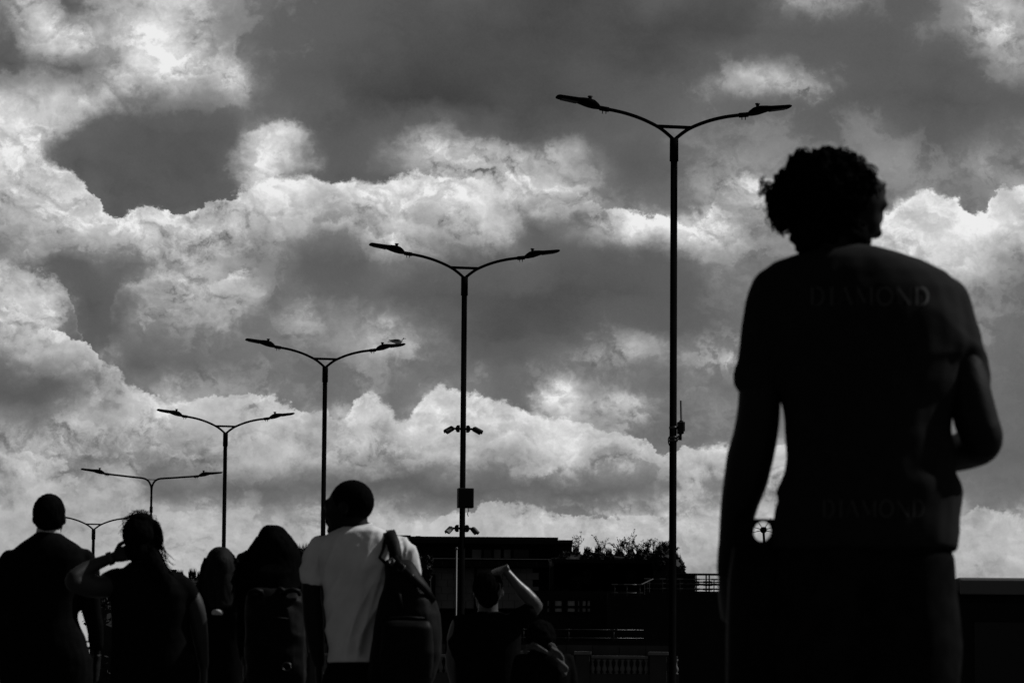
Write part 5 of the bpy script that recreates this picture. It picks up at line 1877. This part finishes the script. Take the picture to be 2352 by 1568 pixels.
k = MB(); k.tube([GP(600, 1420, -.31), GP(630, 1417, -.315), GP(662, 1420, -.31)], .003, 5); k.build('zip', MAT['nylon'], gk, smooth=True)

# ---- person with a hand on top of the head, forearm catching the sun
H_p = Person(23.0, 1122, 'person with one sunlit forearm over the head, right of the lamp with cameras')
H_p.head(1121, 1359, R(20), R(4), 1.0)
H_p.neck(1122, 1375, 1120, 1420, .052)
H_rows = [(1404, 1094, 1146, .055), (1412, 1072, 1168, .08), (1422, 1050, 1188, .10), (1440, 1042, 1198, .11), (1480, 1044, 1196, .112), (1540, 1048, 1192, .115), (1620, 1048, 1192, .115)]
H_p.torso(H_p.body, H_rows, .024)
H_p.limb(H_p.body, [(1182, 1430, 0, 22), (1208, 1412, -.02, 20), (1234, 1393, -.02, 13)])
H_p.limb(H_p.body, [(1235, 1391, -.02, 12.5), (1222, 1379, -.03, 16.5), (1204, 1361, -.04, 17), (1186, 1341, -.05, 13), (1168, 1318, -.05, 10), (1160, 1309, -.05, 10)])
H_p.hand(H_p.L(1157, 1307, -.05), (-1, .1, -.38), (.25, .35, -1), -1, .30, 1.0)
H_p.limb(H_p.body, [(1056, 1432, 0, 20), (1044, 1470, 0, 19), (1040, 1520, .02, 17), (1046, 1565, .08, 13)])
H_p.hand(H_p.L(1047, 1572, .085), (0, .3, -1), (1, 0, 0), -1, .5, .92)
H_p.legs(1120, 1630, .08, .10, .072)
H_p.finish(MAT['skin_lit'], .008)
k = MB()
H_p.torso(k, H_rows, 0)
H_p.limb(k, [(1176, 1430, 0, 24), (1200, 1416, -.01, 24), (1214, 1406, -.02, 23)], 0)
H_p.limb(k, [(1058, 1430, 0, 22), (1046, 1470, 0, 21), (1042, 1500, .01, 20)], 0)
H_p.cloth('top', k, MAT['black_cotton'], .010, folds(.005, .001, (10, 10, 4), 5.0), 6)
H_p.trousers(MAT['denim'])
hb = MB()
hb.ell(H_p.hc + Vector((0, -.016, .026)), (.085, .102, .094), seg=22, rg=16)
hb.ell(H_p.hc + Vector((0, -.06, -.03)), (.06, .05, .06), seg=18, rg=12)
link('hair', remesh(hb, .006, MAT['hair'], 2, lambda P, N: .003 * vnoise(P * np.array([70, 70, 30.])), 'hair'), H_p.obj)

# ---- child with a pale scarf
I_p = Person(21.0, 1248, 'small child in dark clothes with a pale knotted scarf over the shoulders')
I_p.head(1242, 1474, R(-10), 0, .88, ears=False)
I_p.neck(1242, 1480, 1244, 1508, .040)
I_rows = [(1492, 1226, 1262, .045), (1500, 1206, 1288, .065), (1512, 1192, 1304, .08), (1532, 1186, 1314, .09), (1570, 1190, 1310, .092), (1650, 1192, 1306, .095)]
I_p.torso(I_p.body, I_rows, .02)
for s, x in ((-1, 1196), (1, 1303)):
    I_p.limb(I_p.body, [(x, 1518, 0, 16), (x + s * 8, 1560, 0, 15), (x + s * 8, 1620, .02, 12)])
    I_p.hand(I_p.L(x + s * 8, 1628, .03), (0, .15, -1), (-s, 0, 0), s, .5, .75)
I_p.legs(1248, 1655, .068, .08, .058)
I_p.finish(MAT['skin'], .008)
k = MB()
I_p.torso(k, I_rows, 0)
for s, x in ((-1, 1196), (1, 1303)):
    I_p.limb(k, [(x, 1518, 0, 18), (x + s * 8, 1560, 0, 17), (x + s * 8, 1610, .02, 14)])
I_p.cloth('coat', k, MAT['wool'], .008, folds(.004, .001, (10, 10, 4), 2.0), 5)
I_p.trousers(MAT['denim'])
hb = MB(); hb.ell(I_p.hc + Vector((0, -.014, .024)), (.076, .092, .086), seg=22, rg=16)
hb.ell(I_p.hc + Vector((0, -.04, -.03)), (.06, .05, .06), seg=18, rg=12)
link('hair', remesh(hb, .006, MAT['hair'], 2, lambda P, N: .004 * vnoise(P * 60), 'hair'), I_p.obj)
k = MB()
for (pts) in ([(1212, 1486, -.08), (1222, 1480, -.10), (1236, 1488, -.11), (1252, 1496, -.11), (1262, 1500, -.11)], [(1262, 1478, -.07), (1272, 1484, -.10), (1284, 1500, -.11), (1292, 1518, -.115), (1300, 1540, -.11)],
              [(1268, 1492, -.11), (1278, 1508, -.12), (1288, 1530, -.12), (1294, 1550, -.11)], [(1206, 1496, -.06), (1214, 1486, -.08), (1226, 1484, -.1)]):
    I_p.limb(k, [(a, b, c, 6.0) for a, b, c in pts], 0, 10)
me = remesh(k, .005, MAT['scarf'], 2, lambda P, N: .004 * np.sin(P[:, 2] * 160 + P[:, 0] * 120) + .003 * vnoise(P * 50), 'scarf')
link('scarf', me, I_p.obj)
